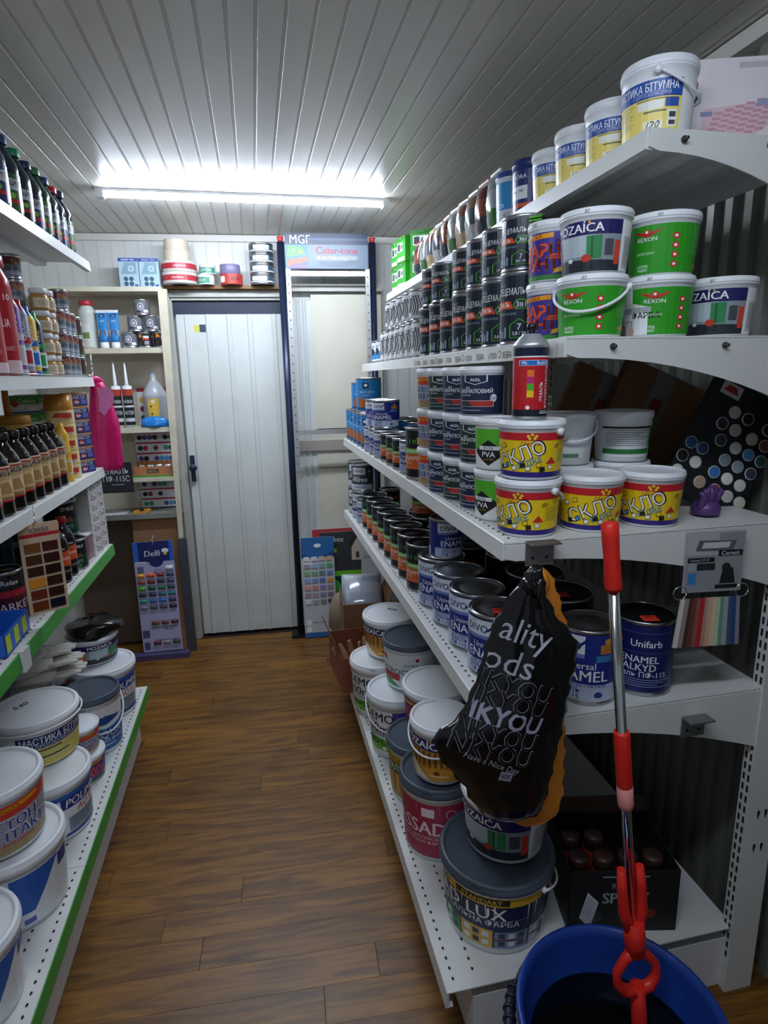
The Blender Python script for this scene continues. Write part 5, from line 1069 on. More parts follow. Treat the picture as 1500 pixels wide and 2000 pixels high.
# ---------------- third tier
z = LZ[2]
DBR = mat('#17100c', .1, coat=.6)
MO = morilka()
row([(-.637, y, z) for y in (1.55, 1.625, 1.70, 1.775, 1.85, 1.925, 2.0, 2.075)], lambda i: bottle(.034, .2, DBR, mat('#1c1512', .35), 'mor', MO, v0=.18, v1=.62), 'stain_bottle', 'dark wood stain bottle', 'in the front row, third left shelf', 'bottle', 'wood stain bottles', 26)
row([(-.715, y, z) for y in (1.6, 1.68, 1.76, 1.84, 1.92)], lambda i: bottle(.034, .2, DBR, mat('#1c1512', .35), 'mor', MO, v0=.18, v1=.62), 'stain_bottle', 'dark wood stain bottle', 'in the back row, third left shelf', 'bottle', 'wood stain bottles in the back row', 26)
put(tubeitem(.045, .19, '#e3b02c', '#e3b02c', 'yl'), 'glue_tube', 'slim yellow tube with red print next to the stain bottles', 'tube', (-.628, 2.15, z), face(-.63, 2.15, 26))
YEL = mat('#d9a84a', .4, noise=.06); LYEL = mat('#e3cd8a', .45)
put([('body', MB().lathe([(.05, 0), (.052, .003), (.055, .2), (.055, .205)], 32).mesh('body', YEL)), ('lid', MB().lathe([(.057, .2), (.059, .202), (.059, .222), (.056, .225), (.0001, .225)], 32).mesh('lid', mat('#c98a2c', .45))), ('handle', MB().tube([(0, 0, .222), (0, 0, .3)], .009, 12).mesh('handle', mat('#d8862c', .45)))], 'roller_tub', 'orange tub with an upright stick behind the stain bottles', 'tub', (-.738, 2.045, z), 0)
rollp = [('roll', MB().lathe([(.02, 0), (.042, 0), (.0425, .002), (.0425, .044), (.042, .046), (.02, .046)], 30, cap=(False, False)).mesh('roll', LYEL)), ('core', MB().lathe([(.018, 0), (.02, 0), (.02, .046), (.018, .046)], 24, cap=(False, False)).mesh('core', CARD)), ('label', label('rl', [RC(0, .1, 1, .9, '#e6d49a'), PG('#c8402c', (.3, .5), (.6, .4), (.6, .8), (.35, .85)), T(.45, .3, .2, 'СКОТЧ', '#8a2c24', w=.2)], 2*PI*.0425*.8, .044, .001, .0425, .0425))]
for j in range(5):
    put(rollp, 'tape_roll', f'{ORD[j]} pale yellow tape roll from below beside the blue-red boxes', 'tape', (-.648, 2.235, z + .046*j), face(-.65, 2.23, 24), 'pale yellow tape rolls')
put([('roll', MB().lathe([(.02, 0), (.044, 0), (.0445, .002), (.0445, .052), (.02, .052)], 30, cap=(False, False)).mesh('roll', mat('#c9882c', .3))), ('core', MB().lathe([(.018, 0), (.02, 0), (.02, .052), (.018, .052)], 24, cap=(False, False)).mesh('core', CARD))], 'tape_roll', 'brown packing tape roll on top of the yellow tape stack', 'tape', (-.65, 2.235, z + .2305), 0)
MJ = [RC(0, 0, 1, 1, '#34306a'), RC(0, .9, 1, 1, '#e08a2c'), T(.45, .7, .3, 'МАЙСТЕР', '#dfe2ee', w=.8, b=.02), EL(.3, .32, .22, '#c8302c', .2), T(.3, .32, .2, '40мм', '#ffffff', w=.3), RC(.6, .15, .92, .5, '#5a6ab8')]
for j in range(6): put(carton(.075, .05, .046, mat('#dcdad6', .5), 'maj', MJ), 'nail_box', f'{ORD[j]} blue-red fixings box from below in the stack by the pink twine', 'box', (-.632, 2.355, z + .0475*j), R(62), 'blue-red fixings boxes')
COLB = [RC(0, 0, 1, 1, '#d8dcda'), RC(0, .5, 1, 1, '#3f9a3a'), T(.55, .7, .26, 'Colors', '#f2f6f0', w=.6, sh=.2), EL(.15, .55, .2, '#b3302c'), RC(.6, .1, .95, .35, '#f2f4f2'), RC(0, 0, 1, .08, '#2c4a8a')]
for c, (x, y) in enumerate([(-.75, 2.2), (-.765, 2.345)]):
    for j in range(5): put(carton(.09, .06, .055, mat('#c9ccc8', .5), 'colb', COLB), 'dye_box', f'{ORD[j]} green and white dye box from below in the {["nearer", "farther"][c]} back stack', 'box', (x, y, z + .0565*j), R(40), 'green and white dye boxes')
# pink twine bunch hanging on the end of the second tier
def twine():
    b = MB(); n = 26; rows_ = 14
    for j in range(rows_ + 1):
        v = j / rows_; zz = 1.5 - .335 * v
        for i in range(n):
            a = 2*PI*i/n; w = .024 + .026 * min(1, v * 2.2) + .004 * v; d = .016 + .014 * min(1, v*2)
            f = 1 + .1 * math.sin(a * 9 + v * 3) + .05 * math.sin(a * 17)
            b.v.append((w * math.cos(a) * f + .006 * math.sin(3*v), d * math.sin(a) * f, zz - (.006 * math.sin(a * 11) if j == rows_ else 0)))
    for j in range(rows_):
        for i in range(n): k = (i+1) % n; b.face([j*n+i, (j+1)*n+i, (j+1)*n+k, j*n+k], 0, None, True)
    b.face(list(range(n))); b.face([rows_*n + i for i in range(n)][::-1])
    return fixn(b.mesh('strands', mat('#d4186a', .3, noise=.25, nscale=60, bump=.5)))
t = thing('twine_bunch', 'bright pink synthetic twine bunch hanging at the end of the left shelves', 'twine', (-.585, 2.515, 0), R(15))
obj('strands', twine(), t)
b = MB(); pr = [(-.004, 1.475), (.03, 1.485), (.052, 1.46), (.05, 1.43), (.012, 1.375), (-.006, 1.395), (.0, 1.44)]; b.prism(pr, -.045, -.03)
obj('tie', fixn(b.mesh('tie', mat('#f08ac4', .2, noise=.2, nscale=50, bump=.5))), t)
b = MB().tube([(-.05, 0, 1.488), (-.02, -.01, 1.505), (0, 0, 1.51), (.02, .01, 1.5)], [.01, .014, .016, .01], 10); obj('loop', b.mesh('loop', mat('#d4186a', .3, noise=.25, nscale=60, bump=.5)), t)
# ---------------- fourth tier (green edge)
z = LZ[3]
KON = [RC(0, 0, 1, 1, '#dcdad8'), T(.55, .45, .4, 'КОН', '#8a1f2a', w=.6, b=.02), T(.35, .82, .14, 'Конус', '#3a3f46', w=.3), EL(.85, .82, .08, '#23282e')]
for c, (x, y) in enumerate([(-.638, 2.357), (-.638, 2.441)]):
    for j in range(7): put(carton(.07, .06, .037, mat('#d8d6d4', .55), 'kon', KON), 'filter_box', f'{ORD[j]} white box from below with red letters, {["nearer", "farther"][c]} stack', 'box', (x, y, z + .0385*j), R(78), 'white boxes with red letters')
SM = smile()
put(tin(.045, .105, 'smile', SM, BLACKM), 'enamel_can', 'small dark green enamel can standing on the green-edged shelf', 'can', (-.652, 2.185, z), face(-.65, 2.18, 22))
put([('tub', MB().lathe([(.034, 0), (.036, .004), (.039, .085), (.04, .09)], 4).mesh('tub', mat('#b8868c', .2, alpha=.85))), ('lid', MB().lathe([(.043, .088), (.043, .098), (.0001, .1)], 4).mesh('lid', mat('#c8ccd0', .2)))], 'plastic_box', 'clear square plastic box with pink filling beside the green can', 'box', (-.646, 2.274, z), R(40))
put(tin(.055, .125, 'smile', SM, BLACKM), 'enamel_can', 'larger dark green enamel can stacked above the small one', 'can', (-.695, 2.245, z + .106), face(-.69, 2.2, 26))
for k in range(2): put(tin(.05, .105, 'smile', SM, BLACKM), 'enamel_can', ['lower', 'upper'][k] + ' dark green enamel can in the back row behind the red-capped bottles', 'can', (-.81, 2.19, z + .106*k), face(-.77, 2.2, 26))
RB = redbot()
row([(-.652, y, z) for y in (1.95, 2.03, 2.105)], lambda i: bottle(.034, .2, mat('#140e10', .12, coat=.5), mat('#b3202a', .4), 'redb', RB, v0=.14, v1=.62), 'oil_bottle', 'dark drying oil bottle with red cap', 'on the green-edged shelf', 'bottle', 'red-capped bottles', 26)
put(tin(.034, .185, 'relax', relax(), TIN), 'varnish_can', 'slim black and orange varnish can in front of the red-capped bottles', 'can', (-.637, 1.86, z), face(-.637, 1.86, 22))
put(tin(.03, .16, 'teal', [RC(0, 0, 1, 1, '#23464c'), RC(0, .3, 1, .6, '#2c7a84'), T(.4, .75, .1, 'Lens', '#dfe6e8', w=.2)], TIN), 'varnish_can', 'slim teal can half hidden behind the brown swatch card', 'can', (-.636, 1.79, z), face(-.64, 1.76, 22))
put(tin(.045, .15, 'relr', [RC(0, 0, 1, 1, '#4a1420'), RC(0, .7, 1, 1, '#17181b'), T(.4, .85, .1, 'Relax', '#dfe3e8', w=.2), T(.42, .35, .16, 'PARKET', '#c8ccd4', w=.36, b=.02), RC(0, .55, 1, .68, '#a8202c')], BLACKM), 'varnish_can', 'dark red parquet varnish can above the blue tray', 'can', (-.685, 1.7, z), face(-.66, 1.62, 22))
for k, y in enumerate((1.7, 1.82, 1.95)): put(tin(.05, .19, 'bk%d' % k, [RC(0, 0, 1, 1, ['#1c2c44', '#4a1c24', '#23464c'][k]), RC(0, .3, 1, .4, '#8a929c')], TIN), 'paint_can', ['navy', 'maroon', 'teal'][k] + ' can in the back row of the green-edged shelf', 'can', (-.80, y, z), face(-.8, y, 20))
t = thing('swatch_card', 'tan wood stain swatch card hanging from the third left shelf', 'swatch card', (-.572, 1.665, 0), R(32))
obj('card', MB().box(-.048, .048, 0, .003, .905, 1.148).mesh('card', mat('#c9a888', .6)), t)
obj('print', label('wst', [RC(0, 0, 1, .86, '#cdb094'), RC(0, .86, 1, .9, '#b3262e'), T(.5, .93, .05, 'МОРИЛКА', '#23395a', w=.5, b=.03)], .094, .24, .906, None), t)
WC = ['#7a4a24', '#4a1c1c', '#4a2c18', '#3a1818', '#3a2014', '#2c1414', '#d8862c', '#3a1f18', '#6a2c1c', '#3a1a1a', '#6a3418', '#1a1a28']
for i, c in enumerate(WC): obj('sample', MB().box(-.0185, .0185, -.0035, 0, -.012, .012).mesh('sample', mat(c, .25, noise=.08)), t, (-.021 + .042*(i % 2), -.0012, 1.085 - .0315*(i // 2)))
obj('hook', MB().tube([(-.012, -.002, 1.14), (-.008, -.01, 1.155), (-.004, .0, 1.175), (0, .018, 1.19)], .0013, 6).mesh('hook', CHROME), t)
t = thing('parts_tray', 'blue plastic tray with yellow tags at the left picture edge', 'tray', (-.672, 1.545, z + .001), R(3))
b = MB(); w, d, h = .12, .18, .055
b.box(-w/2, w/2, -d/2, d/2, 0, .003).box(-w/2, w/2, -d/2, -d/2+.003, 0, h).box(-w/2, w/2, d/2-.003, d/2, 0, h).box(w/2-.003, w/2, -d/2, d/2, 0, h).box(-w/2, -w/2+.003, -d/2, d/2, 0, h)
obj('body', b.mesh('body', mat('#2466c8', .4)), t)
for k in range(3): obj('tag', MB().box(w/2, w/2 + .001, -.085 + .06*k, -.055 + .06*k, .008, .048).mesh('tag', mat('#c8d82c', .5)), t)
# ---------------- bottom tier
z = LZ[4]
def lp_(x, y, z_, r, h, nm, P, lab, off=24, **k):
    kk = dict(taper=.9, cover=.55, v0=.06, v1=.8); kk.update(k); return put(pail(r, h, nm, P, **kk), 'paint_bucket', lab, 'bucket', (x, y, z_), face(x, y, off))
lp_(-.668, 1.155, z, .122, .185, 'bigw', bigw(), 'white bucket at the very near end of the bottom left shelf')
lp_(-.705, 1.15, z + .185, .115, .165, 'bet', BET, 'contact primer bucket stacked at the very near left end', off=30)
lp_(-.655, 1.415, z, .125, .195, 'bigw', bigw(), 'large white bucket with blue wedge on the bottom left shelf', off=14)
lp_(-.672, 1.415, z + .195, .113, .17, 'bet', BET, 'grey and red contact primer bucket stacked on the large white bucket', top='420', off=26)
lp_(-.655, 1.69, z, .118, .185, 'poli', poli(), 'white and blue bucket under the bitumen mastic bucket', off=28)
lp_(-.70, 1.79, z + .185, .122, .145, 'mast', MAST, 'bitumen mastic bucket with yellow label and glossy lid', top='540', off=30, cover=.3, v0=.02, v1=.72, handle=-.02)
lp_(-.625, 1.905, z, .07, .095, 'kv', KV, 'small purple primer bucket on the bottom left shelf', off=24)
lp_(-.632, 1.915, z + .095, .066, .09, 'bet', BET, 'small contact primer bucket stacked on the small purple one', off=24)
lp_(-.628, 2.085, z, .095, .22, 'aqua', aqua(), 'blue and white oil paint bucket with dark lid and handle', lidm=GL, handle=.45, off=22)
lp_(-.645, 2.33, z, .118, .205, 'poli', poli(), 'white and blue bucket at the far end of the bottom left shelf', off=18)
lp_(-.685, 2.375, z + .205, .098, .105, 'moz', MOZ, 'interior paint bucket under the black film at the far left end', off=34)
for k, (x, y) in enumerate([(-.865, 2.205), (-.88, 1.78)]): lp_(x, y, z, .113, .18, 'wh', None, ['farther', 'nearer'][k] + ' plain white bucket in the back row of the bottom left shelf')
lp_(-.828, 2.206, z + .182, .113, .12, 'moz', MOZ, 'wide white bucket with scribbled lid behind the gloves', top='ДБ бел', off=50, cover=.5)
me, _f = None, None
b = MB(); rnd = random.Random(4); n = 20
for j in range(7):
    for i in range(n): a = 2*PI*i/n; r_ = [.09, .1, .095, .085, .06, .03, .004][j] * (1 + .12*math.sin(3*a + j) + .08*rnd.uniform(-1, 1)); b.v.append((r_*math.cos(a), r_*math.sin(a), [0, .012, .03, .042, .052, .058, .06][j] + .006*rnd.uniform(-1, 1)*(j > 0)))
for j in range(6):
    for i in range(n): k = (i+1) % n; b.face([j*n+i, j*n+k, (j+1)*n+k, (j+1)*n+i], 0, None, True)
b.face(list(range(n))[::-1]); t = thing('film_bundle', 'crumpled black film heap on the far left bucket', 'film', (-.675, 2.38, z + .3105)); obj('film', b.mesh('film', FILMB), t)
# work gloves heap
GLV = mat('#d5d2c6', .85, noise=.08, nscale=80, bump=.3); CUFF = mat('#8f95a0', .85, noise=.3, nscale=90)
def glove():
    b = MB()
    b.tube([(0, -.085, .006), (0, -.05, .007), (0, 0, .008), (0, .035, .008)], [.03, .032, .042, .038], 12)
    for i, (x, l) in enumerate([(-.03, .062), (-.0105, .075), (.0105, .07), (.03, .055)]): b.tube([(x*.9, .02, .008), (x*1.05, .05, .009), (x*1.1, .05 + l*.6, .008), (x*1.1, .05 + l, .005)], [.0125, .0125, .0115, .008], 8)
    b.tube([(-.03, -.02, .008), (-.055, .01, .008), (-.06, .035, .006)], [.0135, .0125, .009], 8)
    b.v = [(x, y, max(.0005, z_ * .62 + .004)) for x, y, z_ in b.v]
    return b.mesh('hand', GLV)
def cuff():
    b = MB().tube([(0, -.125, .006), (0, -.082, .007)], [.031, .03], 12); b.v = [(x, y, max(.0005, z_*.62 + .004)) for x, y, z_ in b.v]; return b.mesh('cuff', CUFF)
GM, CM = glove(), cuff()
zt = z + .314
for k, (x, y, rz) in enumerate([(-.76, 2.02, -66), (-.73, 2.0, -74), (-.765, 2.005, -62), (-.73, 1.985, -78), (-.755, 2.0, -68)]):
    t = thing('work_glove', f'{ORD[k]} white cotton work glove from below in the pile on the left buckets', 'glove', (x, y, zt + .0225*k - .02), 0, 'white work gloves', (R(4), R(3 - 2*k), R(rz))); obj('hand', GM, t); obj('cuff', CM, t)
put(pail(.088, .285, 'wh', None, taper=.92), 'paint_bucket', 'white bucket hidden under the glove pile', 'bucket', (-.80, 2.0, z), 0)
put(carton(.24, .14, .13, CARDR, 'x', None), 'cardboard_box', 'red-brown carton lying behind the far left buckets', 'box', (-.9, 2.4, z), R(3))

# ================================================================ back wall: shelves beside the door
cu = thing('wall_shelf', 'old cream painted wall shelves to the left of the door', 'shelf', BK(-.62, 0, 0), SK)
def cbx(u0, u1, v0, v1, z0, z1, nm, m_=CREAM): return obj(nm, MB().box(u0 + .62, u1 + .62, -v1, -v0, z0, z1).mesh(nm, m_), cu)
CR2 = mat('#d2cbb4', .5, noise=.22, nscale=14)
cbx(-1.05, -.415, .0, .2, 1.94, 1.962, 'shelf', CR2); cbx(-1.05, -.435, .0, .2, 1.642, 1.668, 'shelf', CR2); cbx(-1.05, -.435, .0, .2, 1.238, 1.264, 'shelf', CR2); cbx(-.70, -.435, .0, .2, .978, .998, 'shelf', CR2); cbx(-1.05, -.435, .0, .2, .775, .802, 'shelf', mat('#7f7f78', .6, noise=.35, nscale=18))
obj('post', fixn(MB().prism([(.62-.432, 1.95), (.62-.388, 1.95), (.62-.425, .66), (.62-.447, .66)], -.21, -.185).mesh('post', CR2)), cu)
cbx(-1.05, -.44, .008, .014, .8, 1.94, 'back_board', mat('#c2b9a6', .6, noise=.1, nscale=6))
SKZ = SK
def bput(parts, name, lab, cat, u, v, z_, rot=0, group=None): return put(parts, name, lab, cat, BK(u, v, z_), SK + R(rot), group)
SOCK = [RC(0, 0, 1, 1, '#a9c2cc'), RC(0, .88, 1, 1, '#2a4a94'), T(.5, .94, .06, 'SMART PRO', '#eef1f6', w=.7), PG('#7fa0ae', (.1, .45), (.9, .45), (.9, .85), (.3, .85)), EL(.62, .64, .1, '#cfdde2'), EL(.62, .64, .07, '#8fa8b4')] + [EL(.32 + .28*i, .12 + .17*j, .08, '#33566a') for i in range(2) for j in range(2)] + [RC(.76, .04, .94, .1, '#2a4a94')]
for k in range(2): bput(carton(.095, .05, .142, mat('#9fb6c2', .45), 'sock', SOCK), 'lamp_box', ['left', 'right'][k] + ' pale blue product box on top of the wall shelves', 'box', -.572 + .098*k, .13, 1.9625, 0, 'pale blue product boxes')
bput(bottle(.042, .235, mat('#c8ccc4', .35), mat('#b3262e', .4), 'cnst', [RC(.3, .1, .6, .9, '#d9dcd4'), RC(.4, .2, .56, .5, '#7a8a4a')], neck=.6, shoulder=.74, key='cn'), 'canister', 'translucent canister with red cap on the wall shelf', 'canister', -.805, .12, 1.669)
TUB = [RC(0, 0, 1, 1, '#2f86c8'), RC(.2, .86, .8, .97, '#1c3c6a'), T(.5, .915, .05, 'tytan', '#ffffff', w=.3), T(.5, .72, .06, 'КЛЕЙ', '#eef4fa', w=.4), RC(0, .2, 1, .42, '#c8c0b4'), PG('#8a4a34', (.1, .22), (.8, .22), (.7, .4), (.2, .38)), RC(0, .0, 1, .18, '#2468a8')]
def toothpaste():
    b = MB(); n = 16
    for j in range(8):
        t_ = j / 7; w = .021 + .006*t_; d = .02*(1 - t_) + .0012
        for i in range(n): a = 2*PI*i/n; b.v.append((w*math.cos(a), d*math.sin(a), .03 + .145*t_))
    for j in range(7):
        for i in range(n): k = (i+1) % n; b.face([j*n+i, j*n+k, (j+1)*n+k, (j+1)*n+i], 0, None, True)
    b.face(list(range(n))[::-1]); b.face([7*n+i for i in range(n)])
    P = [('body', b.mesh('body', mat('#2f86c8', .35))), ('cap', MB().lathe([(.02, 0), (.021, .001), (.0205, .03), (.0001, .03)], 20).mesh('cap', PLW)), ('crimp', MB().box(-.0265, .0265, -.002, .002, .174, .188).mesh('crimp', PLW))]
    L = label('tub', TUB, .046, .14, .032, None); L = L.copy()
    for v in L.vertices: t_ = (v.co.z - .03) / .145; d = .02*(1 - t_) + .0012; w = .021 + .006*t_; u = v.co.x / .026; v.co.y = v.co.y - d*math.sqrt(max(0, 1 - min(1, abs(u))**2)) * 1.0 - .0006
    P.append(('label', L)); return P
TP = toothpaste()
for k in range(2): bput(TP, 'glue_tube', ['left', 'right'][k] + ' blue glue tube standing on its cap on the wall shelf', 'tube', -.727 + .0545*k, .15, 1.6685, 0, 'blue glue tubes')
ZL, FT = zlock(), firetin()
for k, (u, zz, d_) in enumerate([(-.604, 0, 'left zebra-patterned tin of the bottom row'), (-.57, .0795, 'left zebra-patterned tin of the middle row'), (-.49, .0795, 'right zebra-patterned tin of the middle row'), (-.53, .159, 'silver tin on top of the pyramid')]):
    bput(tin(.037, .078, 'zl', ZL), 'enamel_tin', d_ + ' on the wall shelf', 'tin', u, .14, 1.6685 + zz, 0, 'patterned tins on the wall shelf')
for k in range(2): bput(tin(.036, .078, 'ft', FT), 'enamel_tin', ['middle', 'right'][k] + ' dark tin with flame picture in the bottom row', 'tin', -.527 + .076*k, .14, 1.6685, 20*k, 'flame picture tins')
CART = [RC(0, 0, 1, 1, '#23262c'), RC(0, .82, 1, 1, '#b3402c'), RC(.1, .5, .9, .55, '#dfe3e6'), T(.5, .66, .08, 'СИЛІКОН', '#eef1f4', w=.36), RC(.15, .1, .85, .2, '#c8ccd0'), T(.5, .35, .1, 'MASTER', '#dfe3e6', w=.4)]
for k in range(2):
    bput([('body', cached('ctb', lambda: MB().lathe([(.022, .001), (.024, 0), (.024, .21), (.02, .215), (.0001, .215)], 24).mesh('body', PLW))), ('nozzle', cached('ctn', lambda: MB().lathe([(.011, .214), (.009, .23), (.0035, .335), (.0001, .336)], 16).mesh('nozzle', PLW))), ('label', label('cart', CART, 2*PI*.024*.95, .185, .012, .024, .024))], 'sealant_cartridge', ['left', 'right'][k] + ' sealant cartridge with white nozzle on the middle wall shelf', 'cartridge', -.70 + .056*k, .15, 1.2645, 0, 'sealant cartridges')
DOTS = [RC(0, 0, 1, 1, '#d5d4d2'), RC(0, .9, 1, 1, '#a82c38')] + [EL(.15 + .2*i, .68 - .24*j, .075, ['#c8a83a', '#8a8f94', '#7a2c3a', '#b32c38', '#2c5a74', '#2c3a64', '#3a3f46', '#1c1d22'][(i*3 + j*2) % 8]) for i in range(4) for j in range(3)]
bput([('board', MB().box(-.085, .085, 0, .003, 0, .2).mesh('board', PLW)), ('print', label('dots', DOTS, .168, .2, 0, None))], 'colour_chart', 'colour dot chart behind the clear jug on the middle wall shelf', 'chart', -.545, .021, 1.2645)
bput([('body', MB().lathe([(.058, 0), (.062, .004), (.062, .15), (.064, .155), (.06, .17), (.05, .195), (.03, .225), (.016, .245), (.014, .29)], 28, cap=(True, True)).mesh('body', mat('#d5dadf', .25, trans=.25))), ('label', label('jug', [RC(0, 0, 1, 1, '#e3bc4a'), EL(.5, .85, .1, '#f4f0e0'), EL(.3, .6, .05, '#3a3020'), EL(.35, .2, .05, '#3a3020')], .06, .1, .045, .0625, .0625))], 'plastic_jug', 'clear plastic jug with a yellow label on the middle wall shelf', 'jug', -.522, .088, 1.2645)
b = MB(); n = 18
for j in range(6):
    for i in range(n): a = 2*PI*i/n; r_ = [.07, .075, .07, .055, .03, .005][j] * (1 + .14*math.sin(3*a + j*1.3) + .06*math.sin(7*a)); b.v.append((r_*math.cos(a), r_*.33*math.sin(a), [0, .012, .03, .042, .05, .052][j] + .004*math.sin(5*a + j)*(j > 0)))
for j in range(5):
    for i in range(n): k = (i+1) % n; b.face([j*n+i, j*n+k, (j+1)*n+k, (j+1)*n+i], 0, None, True)
b.face(list(range(n))[::-1])
bput([('film', b.mesh('film', mat('#2080d0', .22, noise=.15, nscale=30, coat=.3)))], 'plastic_bag', 'crumpled blue plastic bag in front of the clear jug', 'bag', -.515, .182, 1.2645)
def strips(nrow, seed):
    rnd = random.Random(seed); P = [RC(0, 0, 1, 1, '#cfcfd0')]; pal = ['#23252c', '#3a3f46', '#7a2c34', '#2c4a8a', '#3a9a4a', '#d8b08a', '#4a9ac8', '#8a8f94', '#15161a', '#5a4a8a', '#b3262e', '#2c9a74']
    for r_ in range(nrow):
        v = 1 - (r_ + 1) / nrow; P.append(RC(0, v + .78/nrow, 1, v + .95/nrow, '#a02c38'))
        for q in range(7):
            if rnd.random() < .72: P.append(('e', .1 + q*.13, v + .38/nrow, .24/nrow, rnd.choice(pal)))
    return P
for k, (z0, z1, n_) in enumerate([(1.005, 1.235, 4), (.81, .975, 3)]):
    bput([('board', MB().box(-.105, .105, 0, .003, 0, z1 - z0).mesh('board', PLW)), ('print', label('st%d' % k, strips(n_, 3 + k), .208, z1 - z0, 0, None))], 'colour_chart', ['upper', 'lower'][k] + ' striped colour dot chart standing in the wall shelves', 'chart', -.548, .06, z0, 0, 'striped colour charts')
bput([('board', MB().box(-.09, .09, 0, .004, 0, .16).mesh('board', mat('#22262e', .5))), ('print', label('emsign', [T(.55, .75, .2, 'ЕМАЛЬ', '#e8ecf0', w=.7, b=.02), T(.55, .48, .2, 'ПФ-115С', '#e8ecf0', w=.75, b=.02), RC(.4, .25, .75, .3, '#7a8088')], .178, .15, .003, None))], 'product_sign', 'black enamel sign with white letters below the pink twine', 'sign', -.742, .205, .925)
bput([('body', MB().box(-.1, .1, -.05, -.047, 0, .055).box(-.1, .1, .047, .05, 0, .075).box(-.1, -.097, -.05, .05, 0, .055).box(.097, .1, -.05, .05, 0, .055).box(-.1, .1, -.05, .05, 0, .003).mesh('body', mat('#b5764a', .7))), ('print', label('kbx', [RC(0, 0, 1, .16, '#4a9a3a'), RC(.35, .4, .65, .75, '#2a2018'), T(.5, .575, .22, 'KINGCELL', '#e8d8b0', w=.26)], .2, .055, 0, None, y=-.05))], 'display_box', 'small orange display box of packets on the fourth wall shelf', 'box', -.552, .13, .9985)
for k in range(4): bput([('film', cached('pk', lambda: pouch(.036, .055, .016, ('#d5d8dc', '#b8bcc4', '#c8b0b0', '#c8ccd2'), 71)))], 'blister_pack', f'{ORD[k]} clear packet from the left in the orange display box', 'packet', -.617 + .045*k, .13, 1.003, 20*k - 30, 'clear packets')
bput([('handle', fixn(MB().prism([(-.045, 0), (.02, 0), (.045, .012), (.04, .022), (-.02, .018), (-.045, .014)], -.008, .008).mesh('handle', mat('#d8962c', .45)))), ('slider', MB().box(-.012, .008, -.01, .01, .014, .022).mesh('slider', BLK))], 'utility_knife', 'orange utility knife lying on the lowest wall shelf', 'knife', -.63, .17, .8025, 10)
bput([('sheet', MB().box(-.09, .09, -.05, .05, 0, .003).mesh('sheet', mat('#d5d8da', .6)))], 'paper_pad', 'white paper pad lying on the lowest wall shelf', 'paper', -.80, .14, .8025)
# board above the door with tapes and tins
TAN = mat('#d3c8b4', .5, noise=.04); z = 1.9825
def roll(r, h, m_, nm, P): return [('roll', MB().lathe([(r*.5, 0), (r*.98, 0), (r, .002), (r, h-.002), (r*.98, h), (r*.5, h)], 36, cap=(False, False)).mesh('roll', m_)), ('core', MB().lathe([(r*.44, 0), (r*.5, 0), (r*.5, h), (r*.44, h), (r*.44, 0)], 24, cap=(False, False)).mesh('core', CARD))] + ([('label', label(nm, P, 2*PI*r*.9, h*.96, h*.02, r, r))] if P else [])
for j in range(2): bput(roll(.087, .055, mat('#cfcac2', .5), 'wt', wide_tape()), 'tape_roll', ['lower', 'upper'][j] + ' wide mesh tape roll with red band above the door', 'tape', -.335, .1, z + .0555*j, 10*j, 'mesh tape rolls')
for j in range(2): bput(roll(.064 - .004*j, .052, TAN, 'x', None), 'tape_roll', ['lower', 'upper'][j] + ' cream tape roll on top of the mesh tape rolls', 'tape', -.34, .1, z + .1115 + .0525*j, 0, 'cream tape rolls')
for j in range(2): bput(roll(.042, .05 - .004*j, mat('#c8ccca', .4), 'gt', greentape()), 'tape_roll', ['lower', 'upper'][j] + ' small silver-green tape roll above the door', 'tape', -.205 + .012*j, .1, z + .0505*j, 30*j, 'silver-green tape rolls')
bput(roll(.056, .05, mat('#b3382c', .4), 'rt', [RC(0, 0, 1, 1, '#c0382c'), RC(.2, .2, .4, .8, '#eef0ee'), T(.55, .5, .4, 'ТАРА', '#2a1c1c', w=.2)]), 'tape_roll', 'red tape roll above the door', 'tape', -.075, .1, z)
bput(roll(.052, .048, mat('#7a7294', .35), 'x', None), 'tape_roll', 'purple tape roll on top of the red one', 'tape', -.08, .1, z + .0505)
RT = roundtin()
for j in range(4): bput(tin(.062, .05, 'rt2', RT, TIN), 'paste_tin', ['lowest', 'second', 'third', 'topmost'][j] + ' flat grey-green paste tin of the stack above the door', 'tin', .085, .1, z + .0503*j, -8 + 6*j, 'flat paste tins')
